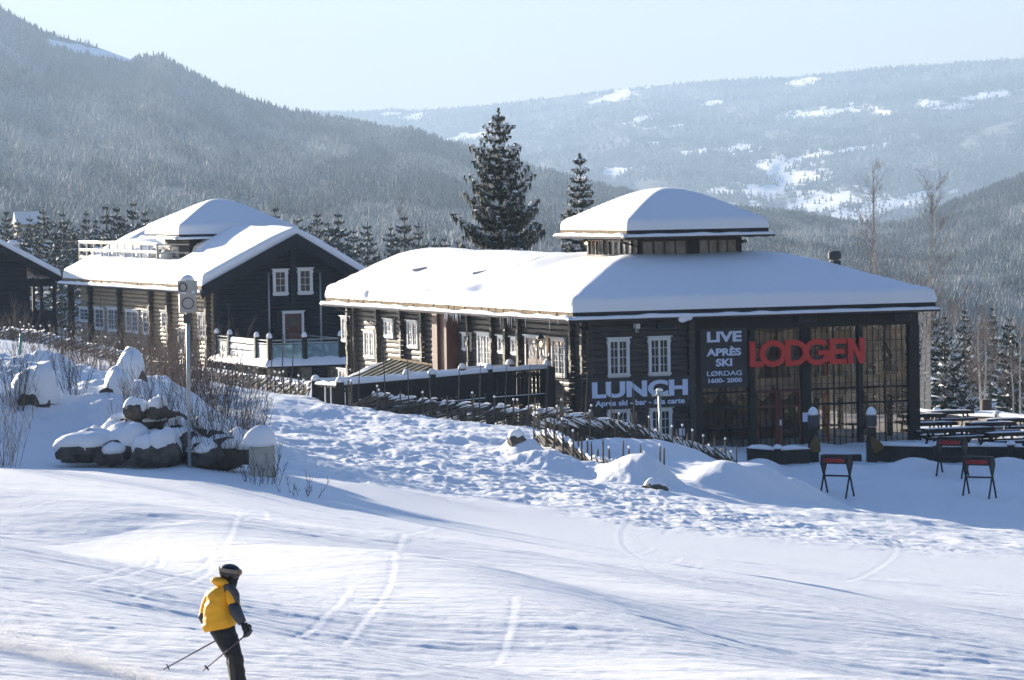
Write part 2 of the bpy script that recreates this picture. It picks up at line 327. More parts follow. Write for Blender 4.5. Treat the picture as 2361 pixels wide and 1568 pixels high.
def ground(X, Y, fine=False):
    X = np.asarray(X, float); Y = np.asarray(Y, float); z = base_h(X, Y)
    # bank on the left, cut steeply towards the camera
    edge = 106.3 + .9 * np.sin(X * .9) + 1.2 * vnoise(X * .5, X * 0 + 3, 5)
    lat = 1 - sstep(-11.6, -6.8, X + .9 * vnoise(Y * .3, X * .3, 8))
    prof = sstep(0, 9.5, Y - edge) ** .8 * (1 - sstep(17, 34, Y - edge))
    z = z + prof * lat * (2.15 + .5 * vnoise(X * .35, Y * .35, 11))
    for (px, py, Yc, rx, ry, h) in MOUNDS:
        c = at(px, py, Yc); z = z + h * np.exp(-((X - c[0]) / rx) ** 2 - ((Y - c[1]) / ry) ** 2)
    # broad swells on the piste
    fore = 1 - sstep(88, 106, Y)
    ca, sa = math.cos(math.radians(15)), math.sin(math.radians(15)); Ua = X * ca - Y * sa; Va = X * sa + Y * ca
    swell = 1 - sstep(70, 94, Y)
    z = z + swell * (.85 * vnoise(Ua * .055 + 1.3, Va * .10, 21) + .30 * vnoise(Ua * .12, Va * .24, 22))
    path = .72 * sstep(103, 119, Y + 9 * vnoise(X * .25, Y * .12, 33)) * (1 - sstep(172, 190, Y)) * (1 - lat) * (1 - sstep(2, 9, X - (Y - 140) * -.25))
    for pts_, A, w in BANDS:
        q = [on_piste(*c) for c in pts_]; best = np.full(X.shape, 1e9); dd = np.zeros(X.shape)
        for a, b in zip(q[:-1], q[1:]):
            D = b - a; L = float(np.hypot(*D)); D = D / L; t = np.clip((X - a[0]) * D[0] + (Y - a[1]) * D[1], 0 if a is not q[0] else -1e3, L if b is not q[-1] else 1e3)
            ex = X - a[0] - t * D[0]; ey = Y - a[1] - t * D[1]; r2 = ex * ex + ey * ey; sd = ex * (-D[1]) + ey * D[0]; k = r2 < best; best = np.where(k, r2, best); dd = np.where(k, -np.sign(sd) * np.sqrt(r2), dd)
        z = z - fore * A * dd / w * np.exp(-(dd / w) ** 2) * (.8 + .6 * vnoise(X * .12, Y * .07, 91))
    z = z + .22 * sstep(110, 125, Y) * (1 - sstep(260, 300, Y)) * vnoise(X * .45, Y * .3, 31)
    if fine:
        z = z + path * (.20 * fbm(X * .8, Y * .55, 41, 6, .62) + .10 * np.abs(fbm(X * 2.4, Y * 1.5, 43, 4, .6)) - .12 * np.clip(vnoise(X * 2.1, Y * 1.2, 47) - .12, 0, 1) * 2)
        z = z + (1 - path) * sstep(108, 120, Y) * (.10 * fbm(X * 1.1, Y * .7, 51, 4, .5))
        z = z + prof * lat * (.42 * fbm(X * .7, Y * .7, 61, 4, .55) + .12 * np.abs(fbm(X * 2.2, Y * 2.2, 66, 3, .5)))
        # groomer and ski marks of the piste: long low ridges, rougher in some bands than in others
        rough = .35 + .55 * sstep(-.15, .2, vnoise(Ua * .05, Va * .13, 70) + .3 * vnoise(Ua * .3, Va * .6, 69))
        for ang, sx, sy, amp, sd in ((15, .22, 3.0, .022, 71), (24, .35, 4.2, .018, 72), (4, .18, 2.0, .024, 73), (-14, .4, 3.6, .010, 75), (44, .9, 2.0, .012, 74)):
            c, s = math.cos(math.radians(ang)), math.sin(math.radians(ang)); U = X * c - Y * s; V = X * s + Y * c
            z = z + fore * rough * amp * fbm(U * sx, V * sy, sd, 3, .6)
        z = z + fore * rough * .013 * fbm(X * 2.6, Y * 1.5, 78, 3, .6)
        for (x0, y0, x1, y1, bend, w) in TRACKS:
            Ta, Tb = on_piste(x0, y0), on_piste(x1, y1); D = Tb - Ta; L = float(np.hypot(*D)); D = D / L
            t = (X - Ta[0]) * D[0] + (Y - Ta[1]) * D[1]; dd = (X - Ta[0]) * D[1] - (Y - Ta[1]) * D[0] - bend * 4 * t * (L - t) / L / L
            w = w * 1.05; g = sstep(-.3, .3, t) * (1 - sstep(L - .3, L + .3, t)) * .085
            z = z + g * (-.055 * np.exp(-(dd / w) ** 2) + .04 * np.exp(-((dd - 2.2 * w) / w) ** 2))
    return z
def ground_hit(px, py, lo=40.0, hi=230.0):
    Ys = np.geomspace(lo, hi, 900); d = ray(px, py); X = d[0] / d[1] * Ys; z = d[2] / d[1] * Ys; k = np.where(ground(X, Ys) >= z)[0]
    i = k[0] if len(k) else len(Ys) - 1; return Vector((X[i], Ys[i], z[i]))
def gz(X, Y): return float(ground(np.array([X]), np.array([Y]))[0])
def on_ground(px, Y):
    """ground point seen in column px of the view at distance Y"""
    X = (px - CX) / F * Y
    for _ in range(3):
        z = gz(X, Y); d = Vector((X, Y, z)); w = d.dot(Vector(FW)); X += ((px - CX) / F - d.dot(Vector(RR)) / w) * w
    return Vector((X, Y, gz(X, Y)))
NEAR_END = 330.0
rows = np.concatenate([np.geomspace(16, 42, 40), np.geomspace(42.2, 110, 1050), np.geomspace(110.3, 190, 420), np.geomspace(191, NEAR_END, 90)])
uu = np.concatenate([np.linspace(-.34, -.15, 40)[:-1], np.linspace(-.15, .15, 620), np.linspace(.15, .34, 40)[1:]])
YY, UG = np.meshgrid(rows, uu, indexing='ij'); XX = UG * YY
P = np.stack([XX, YY, ground(XX, YY, True)], -1)
tag(grid_mesh('snow_ground', P, M['piste']), kind='structure')

# ---------------------------------------------------------------- hills and mountains
def interp(x, pts): return np.interp(x, [p[0] for p in pts], [p[1] for p in pts])
SKY_A = [(-700, -260), (-200, -70), (0, 18), (60, 50), (110, 78), (200, 100), (300, 136), (370, 126), (430, 162), (520, 205), (600, 235), (680, 258), (800, 278), (900, 298), (960, 303), (1000, 318),
         (1100, 348), (1200, 380), (1300, 408), (1400, 436), (1500, 458), (1620, 478), (1750, 490), (1850, 500), (1950, 520), (2030, 530), (2100, 515), (2180, 478), (2280, 440), (2361, 408), (2600, 330), (3100, 240)]
YR_A = [(-700, 5600), (0, 5200), (600, 4700), (1100, 4300), (1500, 3600), (2000, 3100), (2361, 3600), (3100, 4200)]
P9 = [(-700, 600), (0, 612), (600, 618), (1100, 625), (1500, 640), (2000, 700), (2361, 770), (3100, 900)]
NX = 420; YM = 1500.0
pxs = np.linspace(-700, 3100, NX)
def sheetA(px, t):
    """t in 0..1: near ground edge -> forest belt (t=.25) -> ridge (t=1)"""
    px = np.asarray(px, float); t = np.asarray(t, float)
    X0 = (px - CX) / F * NEAR_END; z0 = ground(X0, X0 * 0 + NEAR_END, True)
    p9 = at_v(px, interp(px, P9), YM)
    yr = interp(px, YR_A); sk = interp(px, SKY_A)
    a = np.clip(t / .25, 0, 1); b = np.clip((t - .25) / .75, 0, 1)
    Ya = NEAR_END * (YM / NEAR_END) ** a
    Pa = np.stack([(px - CX) / F * Ya, Ya, z0 + (p9[..., 2] - z0) * a ** .7], -1)
    Yb = YM * (yr / YM) ** b
    und = 10 * np.sin(math.pi * b) * (fbm(px * .006 + b * 2, b * 7 + px * .001, 101, 4, .55) * 2)
    yb = interp(px, P9) + (sk - interp(px, P9)) * b ** .93 + und
    Pb = at_v(px, yb, Yb)
    return np.where((t < .25)[..., None], Pa, Pb)
ts = np.concatenate([np.linspace(0, .25, 30)[:-1], np.linspace(.25, 1, 260)])
TT, PX = np.meshgrid(ts, pxs, indexing='ij')
PA = sheetA(PX, TT)
back = PA[-1:].copy(); back[..., :2] *= 1.12; back[..., 2] -= 120
def hill_mat(name, forest, openc, lo, hi, sc_, seedv):
    m, nt, b = new_mat(name)
    v = mapping(nt, scale=(1, .45, 1)); n = noise(nt, sc_, 6, .6, v, .5)
    fine = noise(nt, sc_ * 30, 3, .6, v)
    f2 = mix_col(nt, ramp(nt, fine, .35, .65), tuple(c * .6 for c in forest), tuple(c * 1.5 for c in forest))
    nt.links.new(mix_col(nt, ramp(nt, n, lo, hi), f2, openc), b.inputs['Base Color'])
    b.inputs['Roughness'].default_value = .9; b.inputs['Specular IOR Level'].default_value = .05
    return m
M['hillA'] = hill_mat('forest_hillside', (.12, .13, .13), (.45, .46, .48), .60, .75, .004, 1)
def clearing(ppx, ppy): return (ppx > 108) & (ppx < 305) & (np.abs(ppy - (100 + (ppx - 120) * .21)) < 10 + 5 * vnoise(ppx * .05, ppx * 0, 3))
ha = grid_mesh('forested_hillside', np.concatenate([PA, back]), M['hillA']); tag(ha, kind='structure')

SKY_B = [(-700, 262), (500, 262), (700, 258), (830, 258), (900, 253), (960, 255), (1100, 246), (1300, 222), (1500, 198), (1700, 183), (1830, 180), (1900, 171), (2050, 156), (2200, 146), (2361, 134), (2700, 120), (3100, 110)]
def sheetB(px, t):
    px = np.asarray(px, float); t = np.asarray(t, float)
    yr = 10800 + 600 * np.sin(px * .002); sk = interp(px, SKY_B)
    Yb = 5200 * (yr / 5200) ** t
    und = np.sin(math.pi * np.clip(t, 0, 1)) * 34 * fbm(px * .004 + t * 1.5, t * 4 - px * .0016, 141, 4, .55)
    yb = 600 + (sk - 600) * t ** .82 + und
    return at_v(px, yb, Yb)
TB, PXB = np.meshgrid(np.linspace(0, 1, 330), np.linspace(-700, 3100, 760), indexing='ij')
PB = sheetB(PXB, TB); backb = PB[-1:].copy(); backb[..., :2] *= 1.08; backb[..., 2] -= 250
# clearings: (px, py, half width, half height) of open fields on the far side of the valley
FIELDS = [(1425, 220, 45, 9), (950, 270, 28, 9), (915, 262, 20, 4), (1860, 185, 55, 5), (1910, 258, 72, 8), (2140, 240, 38, 9), (2200, 245, 45, 6), (2250, 226, 35, 7), (2310, 215, 26, 5), (2035, 260, 22, 5), (1600, 350, 26, 5), (1700, 342, 45, 8), (1500, 330, 22, 4),
          (1800, 380, 60, 14), (1830, 410, 75, 22), (1760, 440, 70, 18), (1900, 470, 80, 22), (1970, 492, 60, 18), (1880, 360, 60, 8), (1960, 345, 55, 5), (2120, 450, 50, 10), (2080, 470, 70, 12), (1080, 315, 50, 7), (1420, 395, 40, 9), (1480, 272, 25, 8), (1650, 235, 24, 6), (1560, 290, 40, 4)]
def field_mask(px, py):
    m = np.zeros(np.shape(px))
    wob = 1.0 + .9 * fbm(px * .03, py * .05, 151, 3, .6)
    for (a, b, w, h) in FIELDS:
        d = ((px - a) / w) ** 2 + ((py - b + (px - a) * .12) / h) ** 2
        m = np.maximum(m, 1 - sstep(.45, 1.2, d * np.clip(1 + 2.0 * fbm(px * .045 + a, py * .14, 152, 4, .65), .3, 3) * np.clip(wob, .5, 2)))
    return m
def px_of(Pts):
    w = Pts @ FW; return CX + F * (Pts @ RR) / w, CY - F * (Pts @ UU) / w
ax_, ay_ = px_of(np.concatenate([PA, back]).reshape(-1, 3)); att = ha.data.attributes.new('open_field', 'FLOAT', 'POINT'); att.data.foreach_set('value', clearing(ax_, ay_).astype(np.float32))
nt = M['hillA'].node_tree; b_ = nt.nodes['Principled BSDF']; an = nt.nodes.new('ShaderNodeAttribute'); an.attribute_name = 'open_field'; old = b_.inputs['Base Color'].links[0].from_socket
nt.links.new(mix_col(nt, an.outputs['Fac'], old, (.9, .9, .92)), b_.inputs['Base Color'])
M['hillB'] = hill_mat('far_forest', (.13, .14, .15), (.40, .42, .44), .62, .8, .0016, 2)
ho = grid_mesh('far_mountainside', np.concatenate([PB, backb]), [M['hillB']]); tag(ho, kind='structure')
# the fields are a vertex attribute on the mountain: open snow ground
mx, my = px_of(np.concatenate([PB, backb]).reshape(-1, 3)); fm = field_mask(mx, my).astype(np.float32)
att = ho.data.attributes.new('open_field', 'FLOAT', 'POINT'); att.data.foreach_set('value', fm)
nt = M['hillB'].node_tree; b_ = nt.nodes['Principled BSDF']; an = nt.nodes.new('ShaderNodeAttribute'); an.attribute_name = 'open_field'
old = b_.inputs['Base Color'].links[0].from_socket
nt.links.new(mix_col(nt, an.outputs['Fac'], old, (.92, .92, .93)), b_.inputs['Base Color'])

# ---------------------------------------------------------------- forests on the far slopes (nobody could count them)
def conifer_template(seed, tiers, sides):
    rnd = random.Random(seed); V = []; T = []; S = []
    for k in range(tiers):
        z0 = .06 + .80 * k / tiers; z1 = min(1, z0 + .42 * (1 - .5 * k / tiers)); r = .20 * (1 - .78 * k / tiers) * rnd.uniform(.85, 1.15)
        ph = rnd.uniform(0, 6.28); n = len(V)
        V += [(r * rnd.uniform(.65, 1.2) * math.cos(ph + 6.283 * i / sides), r * rnd.uniform(.65, 1.2) * math.sin(ph + 6.283 * i / sides), z0 + rnd.uniform(-.03, .03)) for i in range(sides)] + [(0, 0, z1)]
        for i in range(sides): T.append((n + i, n + (i + 1) % sides, n + sides)); S.append(rnd.random())
    return np.array(V), np.array(T), np.array(S)
def forest_mesh(name, pts, hts, frost, mat, seed, tiers=4, sides=6, wide=1.0, parent=None):
    rng = np.random.default_rng(seed); Vs = []; Ts = []; As = []; off = 0; n = len(pts); which = rng.integers(0, 4, n)
    for w in range(4):
        V, T, S = conifer_template(seed * 10 + w, tiers, sides); k = np.where(which == w)[0]
        a = rng.uniform(0, 6.28, len(k)); c, s_ = np.cos(a), np.sin(a); h = hts[k]; wd = wide * rng.uniform(.8, 1.25, len(k))
        x = (V[None, :, 0] * c[:, None] - V[None, :, 1] * s_[:, None]) * (h * wd)[:, None]
        y = (V[None, :, 0] * s_[:, None] + V[None, :, 1] * c[:, None]) * (h * wd)[:, None]
        z = V[None, :, 2] * h[:, None]
        Vs.append((np.stack([x, y, z], -1) + pts[k][:, None, :]).reshape(-1, 3))
        Ts.append((T[None] + (off + np.arange(len(k)) * len(V))[:, None, None]).reshape(-1, 3)); off += len(k) * len(V)
        As.append(np.clip(frost[k][:, None] + (S[None] - .5) * .4, 0, 1).ravel())
    Vs = np.concatenate(Vs).astype(np.float32); Ts = np.concatenate(Ts).astype(np.int32); As = np.concatenate(As).astype(np.float32)
    me = bpy.data.meshes.new(name); me.vertices.add(len(Vs)); me.vertices.foreach_set('co', Vs.ravel())
    me.loops.add(Ts.size); me.loops.foreach_set('vertex_index', Ts.ravel()); me.polygons.add(len(Ts))
    me.polygons.foreach_set('loop_start', (np.arange(len(Ts)) * 3).astype(np.int32)); me.update(calc_edges=True)
    at_ = me.attributes.new('frost', 'FLOAT', 'FACE'); at_.data.foreach_set('value', As); me.materials.append(mat)
    return link(bpy.data.objects.new(name, me), parent)
def frost_mat(name, dark, frost):
    m, nt, b = new_mat(name); an = nt.nodes.new('ShaderNodeAttribute'); an.attribute_name = 'frost'
    nt.links.new(mix_col(nt, an.outputs['Fac'], dark, frost), b.inputs['Base Color'])
    b.inputs['Roughness'].default_value = .9; b.inputs['Specular IOR Level'].default_value = .1
    return m
M['fn'] = frost_mat('frosted_conifer', (.055, .06, .05), (.42, .41, .37))
M['fb'] = frost_mat('distant_conifer', (.05, .06, .06), (.30, .32, .34))
rng = np.random.default_rng(5)
# left hillside
n = 125000
px_ = rng.uniform(-420, 2800, n); t_ = .25 + .75 * rng.uniform(0, 1, n) ** .85
pts = sheetA(px_, t_); ppx, ppy = px_of(pts)
# the long open clearing high on the left hill
clr = clearing(ppx, ppy)
k = ~clr; pts = pts[k]; px_ = px_[k]; t_ = t_[k]
dens = fbm(px_ * .012, t_ * 14, 171, 3, .6); k = rng.uniform(0, 1, len(pts)) < .80 + 1.2 * dens; pts = pts[k]; px_ = px_[k]; t_ = t_[k]
hts = rng.uniform(4.6, 8.2, len(pts)) * (1 + .35 * (t_ < .4))
fr = .42 - .45 * sstep(.72, 1.0, t_) + 1.0 * fbm(px_ * .008 + 3, t_ * 10, 181, 3, .6) + rng.uniform(-.12, .12, len(pts))
tag(forest_mesh('hillside_forest', pts, hts, np.clip(fr, 0, 1), M['fn'], 3), kind='stuff')
# far side of the valley
n = 75000
px_ = rng.uniform(600, 2800, n); t_ = rng.uniform(0, 1, n) ** .9; pts = sheetB(px_, t_); ppx, ppy = px_of(pts)
k = (field_mask(ppx, ppy) < rng.uniform(.1, .9, n)) | (rng.uniform(0, 1, n) < .10); pts = pts[k]; px_ = px_[k]; t_ = t_[k]
dens = fbm(px_ * .01, t_ * 12, 191, 3, .6); k = rng.uniform(0, 1, len(pts)) < .85 + 1.5 * dens; pts = pts[k]
fr = .35 + .7 * fbm(pts[:, 0] * .003, pts[:, 1] * .002, 192, 3, .6)
tag(forest_mesh('valley_forest', pts, rng.uniform(7.5, 12.5, len(pts)), np.clip(fr, 0, 1), M['fb'], 4, tiers=2, sides=5, wide=1.3), kind='stuff')
# ---------------------------------------------------------------- buildings
TH = math.radians(21.8)
EB = np.array([math.cos(TH), math.sin(TH), 0]); EA = np.array([-math.sin(TH), math.cos(TH), 0]); EZ = np.array([0, 0, 1.0])
class Frame:
    """local frame of a building: b along its front, a away from us along its left side, z up (absolute heights kept)"""
    def __init__(s, corner, th=TH):
        s.o = np.array(corner, float); s.th = th
        s.eb = np.array([math.cos(th), math.sin(th), 0]); s.ea = np.array([-math.sin(th), math.cos(th), 0])
    def front(s, x, y, a=0.0):          # pixel -> (b, z) on plane a = const
        d = ray(x, y); o = s.o + s.ea * a; t = (o @ s.ea) / (d @ s.ea); p = d * t; return (p - s.o) @ s.eb, p[2] - s.o[2]
    def left(s, x, y, b=0.0):           # pixel -> (a, z) on plane b = const
        d = ray(x, y); o = s.o + s.eb * b; t = (o @ s.eb) / (d @ s.eb); p = d * t; return (p - s.o) @ s.ea, p[2] - s.o[2]
    def world(s, b, a, z): return s.o + s.eb * b + s.ea * a + EZ * z
    def root(s, name): return empty(name, s.o, s.th)
# maps from wall coordinates (u along wall, w outwards, z) into the building's local coordinates
def TF(a0): return lambda u, w, z: (u, a0 - w, z)
def TL(b0): return lambda u, w, z: (b0 - w, u, z)
def logwall(u0, u1, z0, z1, T, parent, mat, h=.235, name='wall', seed=0, top=None, depth=.07):
    """a wall of rounded horizontal logs; top(u) optionally clips it to a gable"""
    rnd = random.Random(seed); mb = MB(); z = z0; nu = max(2, int((u1 - u0) / .8)) if top else 1
    while z < z1 - .02:
        hh = min(h * rnd.uniform(.93, 1.07), z1 - z); j = rnd.uniform(-.008, .008)
        prof = [(0, 0), (.55, .07), (.93, .25), (1, .5), (.93, .75), (.45, .95), (0, 1)]
        a0, a1 = u0, u1
        if top:
            zz = z + hh
            us = [u0 + (u1 - u0) * i / 200 for i in range(201) if top(u0 + (u1 - u0) * i / 200) >= zz]
            if not us: break
            a0, a1 = us[0], us[-1]
        vs = []
        for uu_ in (a0, a1):
            for (w, q) in prof: vs.append(T(uu_, w * depth + (j if w else 0), z + q * hh))
            vs.append(T(uu_, -.15, z + hh)); vs.append(T(uu_, -.15, z))
        k = len(prof) + 2
        fs = [(i, i + 1, k + i + 1, k + i) for i in range(k - 1)] + [(k - 1, 0, k, 2 * k - 1)] + [tuple(range(k))[::-1], tuple(range(k, 2 * k))]
        mb.add(vs, fs); z += hh
    return mb.build(name, mat, parent)
def logpost(u, z0, z1, T, parent, mat, w=.24, p=.34, seed=0, h=.235):
    """crossing log ends stacked one above the other"""
    rnd = random.Random(seed); mb = MB(); z = z0
    while z < z1 - .02:
        hh = min(h, z1 - z); pp = p * rnd.uniform(.9, 1.08); c = .035
        prof = [(-w/2, c), (-w/2 + c, .006), (w/2 - c, .006), (w/2, c), (w/2, hh - c), (w/2 - c, hh - .006), (-w/2 + c, hh - .006), (-w/2, hh - c)]
        vs = [T(u + a, .0, z + q) for a, q in prof] + [T(u + a, pp, z + q) for a, q in prof]
        mb.add(vs, [(i, (i+1) % 8, 8 + (i+1) % 8, 8 + i) for i in range(8)] + [tuple(range(8, 16))]); z += hh
    return mb.build('log_corner', mat, parent)
def window(u0, u1, z0, z1, T, parent, w0, cols=4, rows=4, halves=2, name='window', cap=.16, pane='pane', cas=.13, label=None):
    """white casing with a wide cap and apron, sash with glazing bars, and a pane"""
    mb = MB(); d = w0
    ww = u1 - u0; cas = min(cas, ww * .17)
    zb = z0 + cas * .9; zt = z1 - cap
    mb.box((u0 + .03, d - .03, zb), (u0 + cas, d + .06, zt), 0, T); mb.box((u1 - cas, d - .03, zb), (u1 - .03, d + .06, zt), 0, T)
    mb.box((u0 + .02, d - .03, zt), (u1 - .02, d + .075, z1 - .05), 0, T)
    mb.box((u0 - .05, d - .03, z1 - .05), (u1 + .05, d + .15, z1), 0, T)
    mb.box((u0 - .01, d - .03, zt - .14), (u0 + .03, d + .05, zt - .02), 0, T); mb.box((u1 - .03, d - .03, zt - .14), (u1 + .01, d + .05, zt - .02), 0, T)
    mb.box((u0 - .01, d - .03, z0 + .03), (u1 + .01, d + .07, zb), 0, T); mb.box((u0 + .04, d - .03, z0 - .03), (u1 - .04, d + .05, z0 + .03), 0, T)
    o = mb.build(name, M['white'], parent)
    if label: o['label'] = label
    s = MB(); a0, a1, b0, b1 = u0 + cas, u1 - cas, zb, zt; f = .045; ds = d + .035
    s.box((a0, d - .02, b0), (a0 + f, ds, b1), 0, T); s.box((a1 - f, d - .02, b0), (a1, ds, b1), 0, T)
    s.box((a0 + f, d - .02, b0), (a1 - f, ds, b0 + f), 0, T); s.box((a0 + f, d - .02, b1 - f), (a1 - f, ds, b1), 0, T)
    if halves == 2: m_ = (a0 + a1) / 2; s.box((m_ - .045, d - .02, b0 + f), (m_ + .045, ds + .008, b1 - f), 0, T)
    nb = cols
    for i in range(1, nb):
        if halves == 2 and i * 2 == nb: continue
        x = a0 + (a1 - a0) * i / nb; s.box((x - .012, d - .02, b0 + f), (x + .012, ds - .01, b1 - f), 0, T)
    for j in range(1, rows):
        z = b0 + (b1 - b0) * j / rows; s.box((a0 + f, d - .02, z - .012), (a1 - f, ds - .013, z + .012), 0, T)
    s.build('sash', M['white'], o)
    p = MB(); p.box((a0 + .01, d - .015, b0 + .01), (a1 - .01, d + .004, b1 - .01), 0, T); p.build('pane', M[pane], o)
    return o

def roof_snow(name, parent, rect, hfun, T0=.55, r=.4, step=.18, seed=0, lump=.05, mask=None, edge_open=()):
    """thick snow on a roof: rect=(b0,b1,a0,a1), hfun = height of the roof deck"""
    b0, b1, a0, a1 = rect
    def axis(lo, hi):
        e = [0, .015, .05, .10, .17, .26, .36, .5, .7]
        n = max(2, int((hi - lo - 1.4) / step)); mid = np.linspace(lo + .7, hi - .7, n)[1:-1]
        return np.concatenate([lo + np.array(e), mid, hi - np.array(e)[::-1]])
    Bx, Ax = np.meshgrid(axis(b0, b1), axis(a0, a1), indexing='xy')
    d = np.minimum(np.minimum(Bx - b0, b1 - Bx), np.minimum(Ax - a0, a1 - Ax)); q = np.clip(d / r, 0, 1)
    th = T0 * (1 - (1 - q) ** 3.2) ** .5
    # a little overhang of the snow lip
    z = hfun(Bx, Ax) + th * (1 + .10 * vnoise(Bx * .5, Ax * .5, seed)) + np.where(q > .3, lump * 2 * fbm(Bx * .35, Ax * .3, seed + 3, 3, .5), 0) + np.where((q > 0) & (q < 1), .03 * vnoise(Bx * 4, Ax * 4, seed + 9), 0)
    out = .05 * np.sin(np.clip(q, 0, 1) * math.pi) + .025 * vnoise(Bx * 1.1, Ax * 1.1, seed + 5) * (q > 0)
    cx, cy = (b0 + b1) / 2, (a0 + a1) / 2
    Bo = Bx + np.where(Bx - b0 < r, -out, 0) + np.where(b1 - Bx < r, out, 0); Ao = Ax + np.where(Ax - a0 < r, -out, 0) + np.where(a1 - Ax < r, out, 0)
    Pm = np.stack([Bo, Ao, z], -1)
    o = grid_mesh(name, Pm, M['snow'], parent); return o
def deck(name, parent, rect, hfun, thick, mat, n=24, inset=0.0):
    b0, b1, a0, a1 = rect; xs = np.linspace(b0 + inset, b1 - inset, n); ys = np.linspace(a0 + inset, a1 - inset, n)
    Bx, Ax = np.meshgrid(xs, ys, indexing='xy'); z = hfun(Bx, Ax) - .012
    mb = MB(); idx = lambda i, j, k: k * n * n + i * n + j
    vs = [(Bx[i, j], Ax[i, j], z[i, j]) for i in range(n) for j in range(n)] + [(Bx[i, j], Ax[i, j], z[i, j] - thick) for i in range(n) for j in range(n)]
    fs = []
    for i in range(n - 1):
        for j in range(n - 1):
            fs.append((idx(i, j, 0), idx(i, j+1, 0), idx(i+1, j+1, 0), idx(i+1, j, 0))); fs.append((idx(i, j, 1), idx(i+1, j, 1), idx(i+1, j+1, 1), idx(i, j+1, 1)))
    for i in range(n - 1):
        for (p, q) in (((i, 0), (i+1, 0)), ((i, n-1), (i+1, n-1)), ((0, i), (0, i+1)), ((n-1, i), (n-1, i+1))):
            fs.append((idx(*p, 0), idx(*q, 0), idx(*q, 1), idx(*p, 1)))
    mb.add(vs, fs); return mb.build(name, mat, parent)
def snow_strip(mb, p, q, w, h, seed=0, wob=.04, n=None, out=(0, 0, 0), sag=0):
    """a lumpy rounded bar of snow from p to q (rests on the line p-q)"""
    p = Vector(p); q = Vector(q); L = (q - p).length; n = n or max(3, int(L / .22)); d = (q - p).normalized(); s = d.cross(Vector((0, 0, 1))).normalized()
    rows_ = []
    for i in range(n + 1):
        t = i / n; c = p.lerp(q, t); e = min(1, min(t, 1 - t) * L / (w * .8) + .12)
        hh = h * e * (1 + wob / max(h, .01) * 2 * float(vnoise(t * L * 1.3, seed * 1.7, seed))); ww = w * (.85 + .15 * e) * (1 + .25 * float(vnoise(t * L * 1.1, seed + 7.7, seed)))
        rows_.append([c - s * ww * .5, c - s * ww * .52 + Vector((0, 0, hh * .45)), c - s * ww * .36 + Vector((0, 0, hh * .85)), c + Vector((0, 0, hh)), c + s * ww * .36 + Vector((0, 0, hh * .85)), c + s * ww * .52 + Vector((0, 0, hh * .45)), c + s * ww * .5])
    vs = [v for r_ in rows_ for v in r_]; fs = []
    for i in range(n):
        for k in range(7): fs.append((i*7+k, i*7+(k+1) % 7, (i+1)*7+(k+1) % 7, (i+1)*7+k))
    fs += [tuple(range(7)), tuple(range(n*7, n*7+7))[::-1]]
    mb.add(vs, fs)

# ================================================================ the lodge
c0 = at(1320, 737, 175.0)                      # lower front left corner of the eaves
LG = Frame(c0); lodge = LG.root('lodge')
tag(lodge, 'long dark log lodge with low snow covered hip roof, glazed hall and square lantern tower', 'lodge')
WB, WA = 17.9, 32.9                            # eaves rectangle
SL = math.tan(math.radians(22.5)); HP = 1.95
def lodge_h(b, a):
    b = np.asarray(b, float); a = np.asarray(a, float)
    hb = np.minimum(b * .43, (a + .0) * SL + np.where(a > 14, 9, 0)); hb = np.minimum(hb, (WB - b) * .36)
    k = .35; h = HP - np.logaddexp(0, (HP - hb) / k) * k + .0
    far = 0 * a
    return np.maximum(h, -.0) * 1.0 + .30 + far * np.clip(b / 4, 0, 1) - .12 * np.clip((a - 6) / 5, 0, 1) * (1 - np.clip((a - 14) / 8, 0, 1)) * np.clip(b / 4, 0, 1)
front_blk = (0, WB, 0, 14.2); wing = (0, 10.2, 14.2, WA)
def wing_h(b, a):
    b = np.asarray(b, float); h = lodge_h(b, a); return np.minimum(h, .30 + np.maximum(0, (10.2 - b)) * .43)
def full_h(b, a): return np.where(np.asarray(a) > 14.2, wing_h(b, a), lodge_h(b, a))
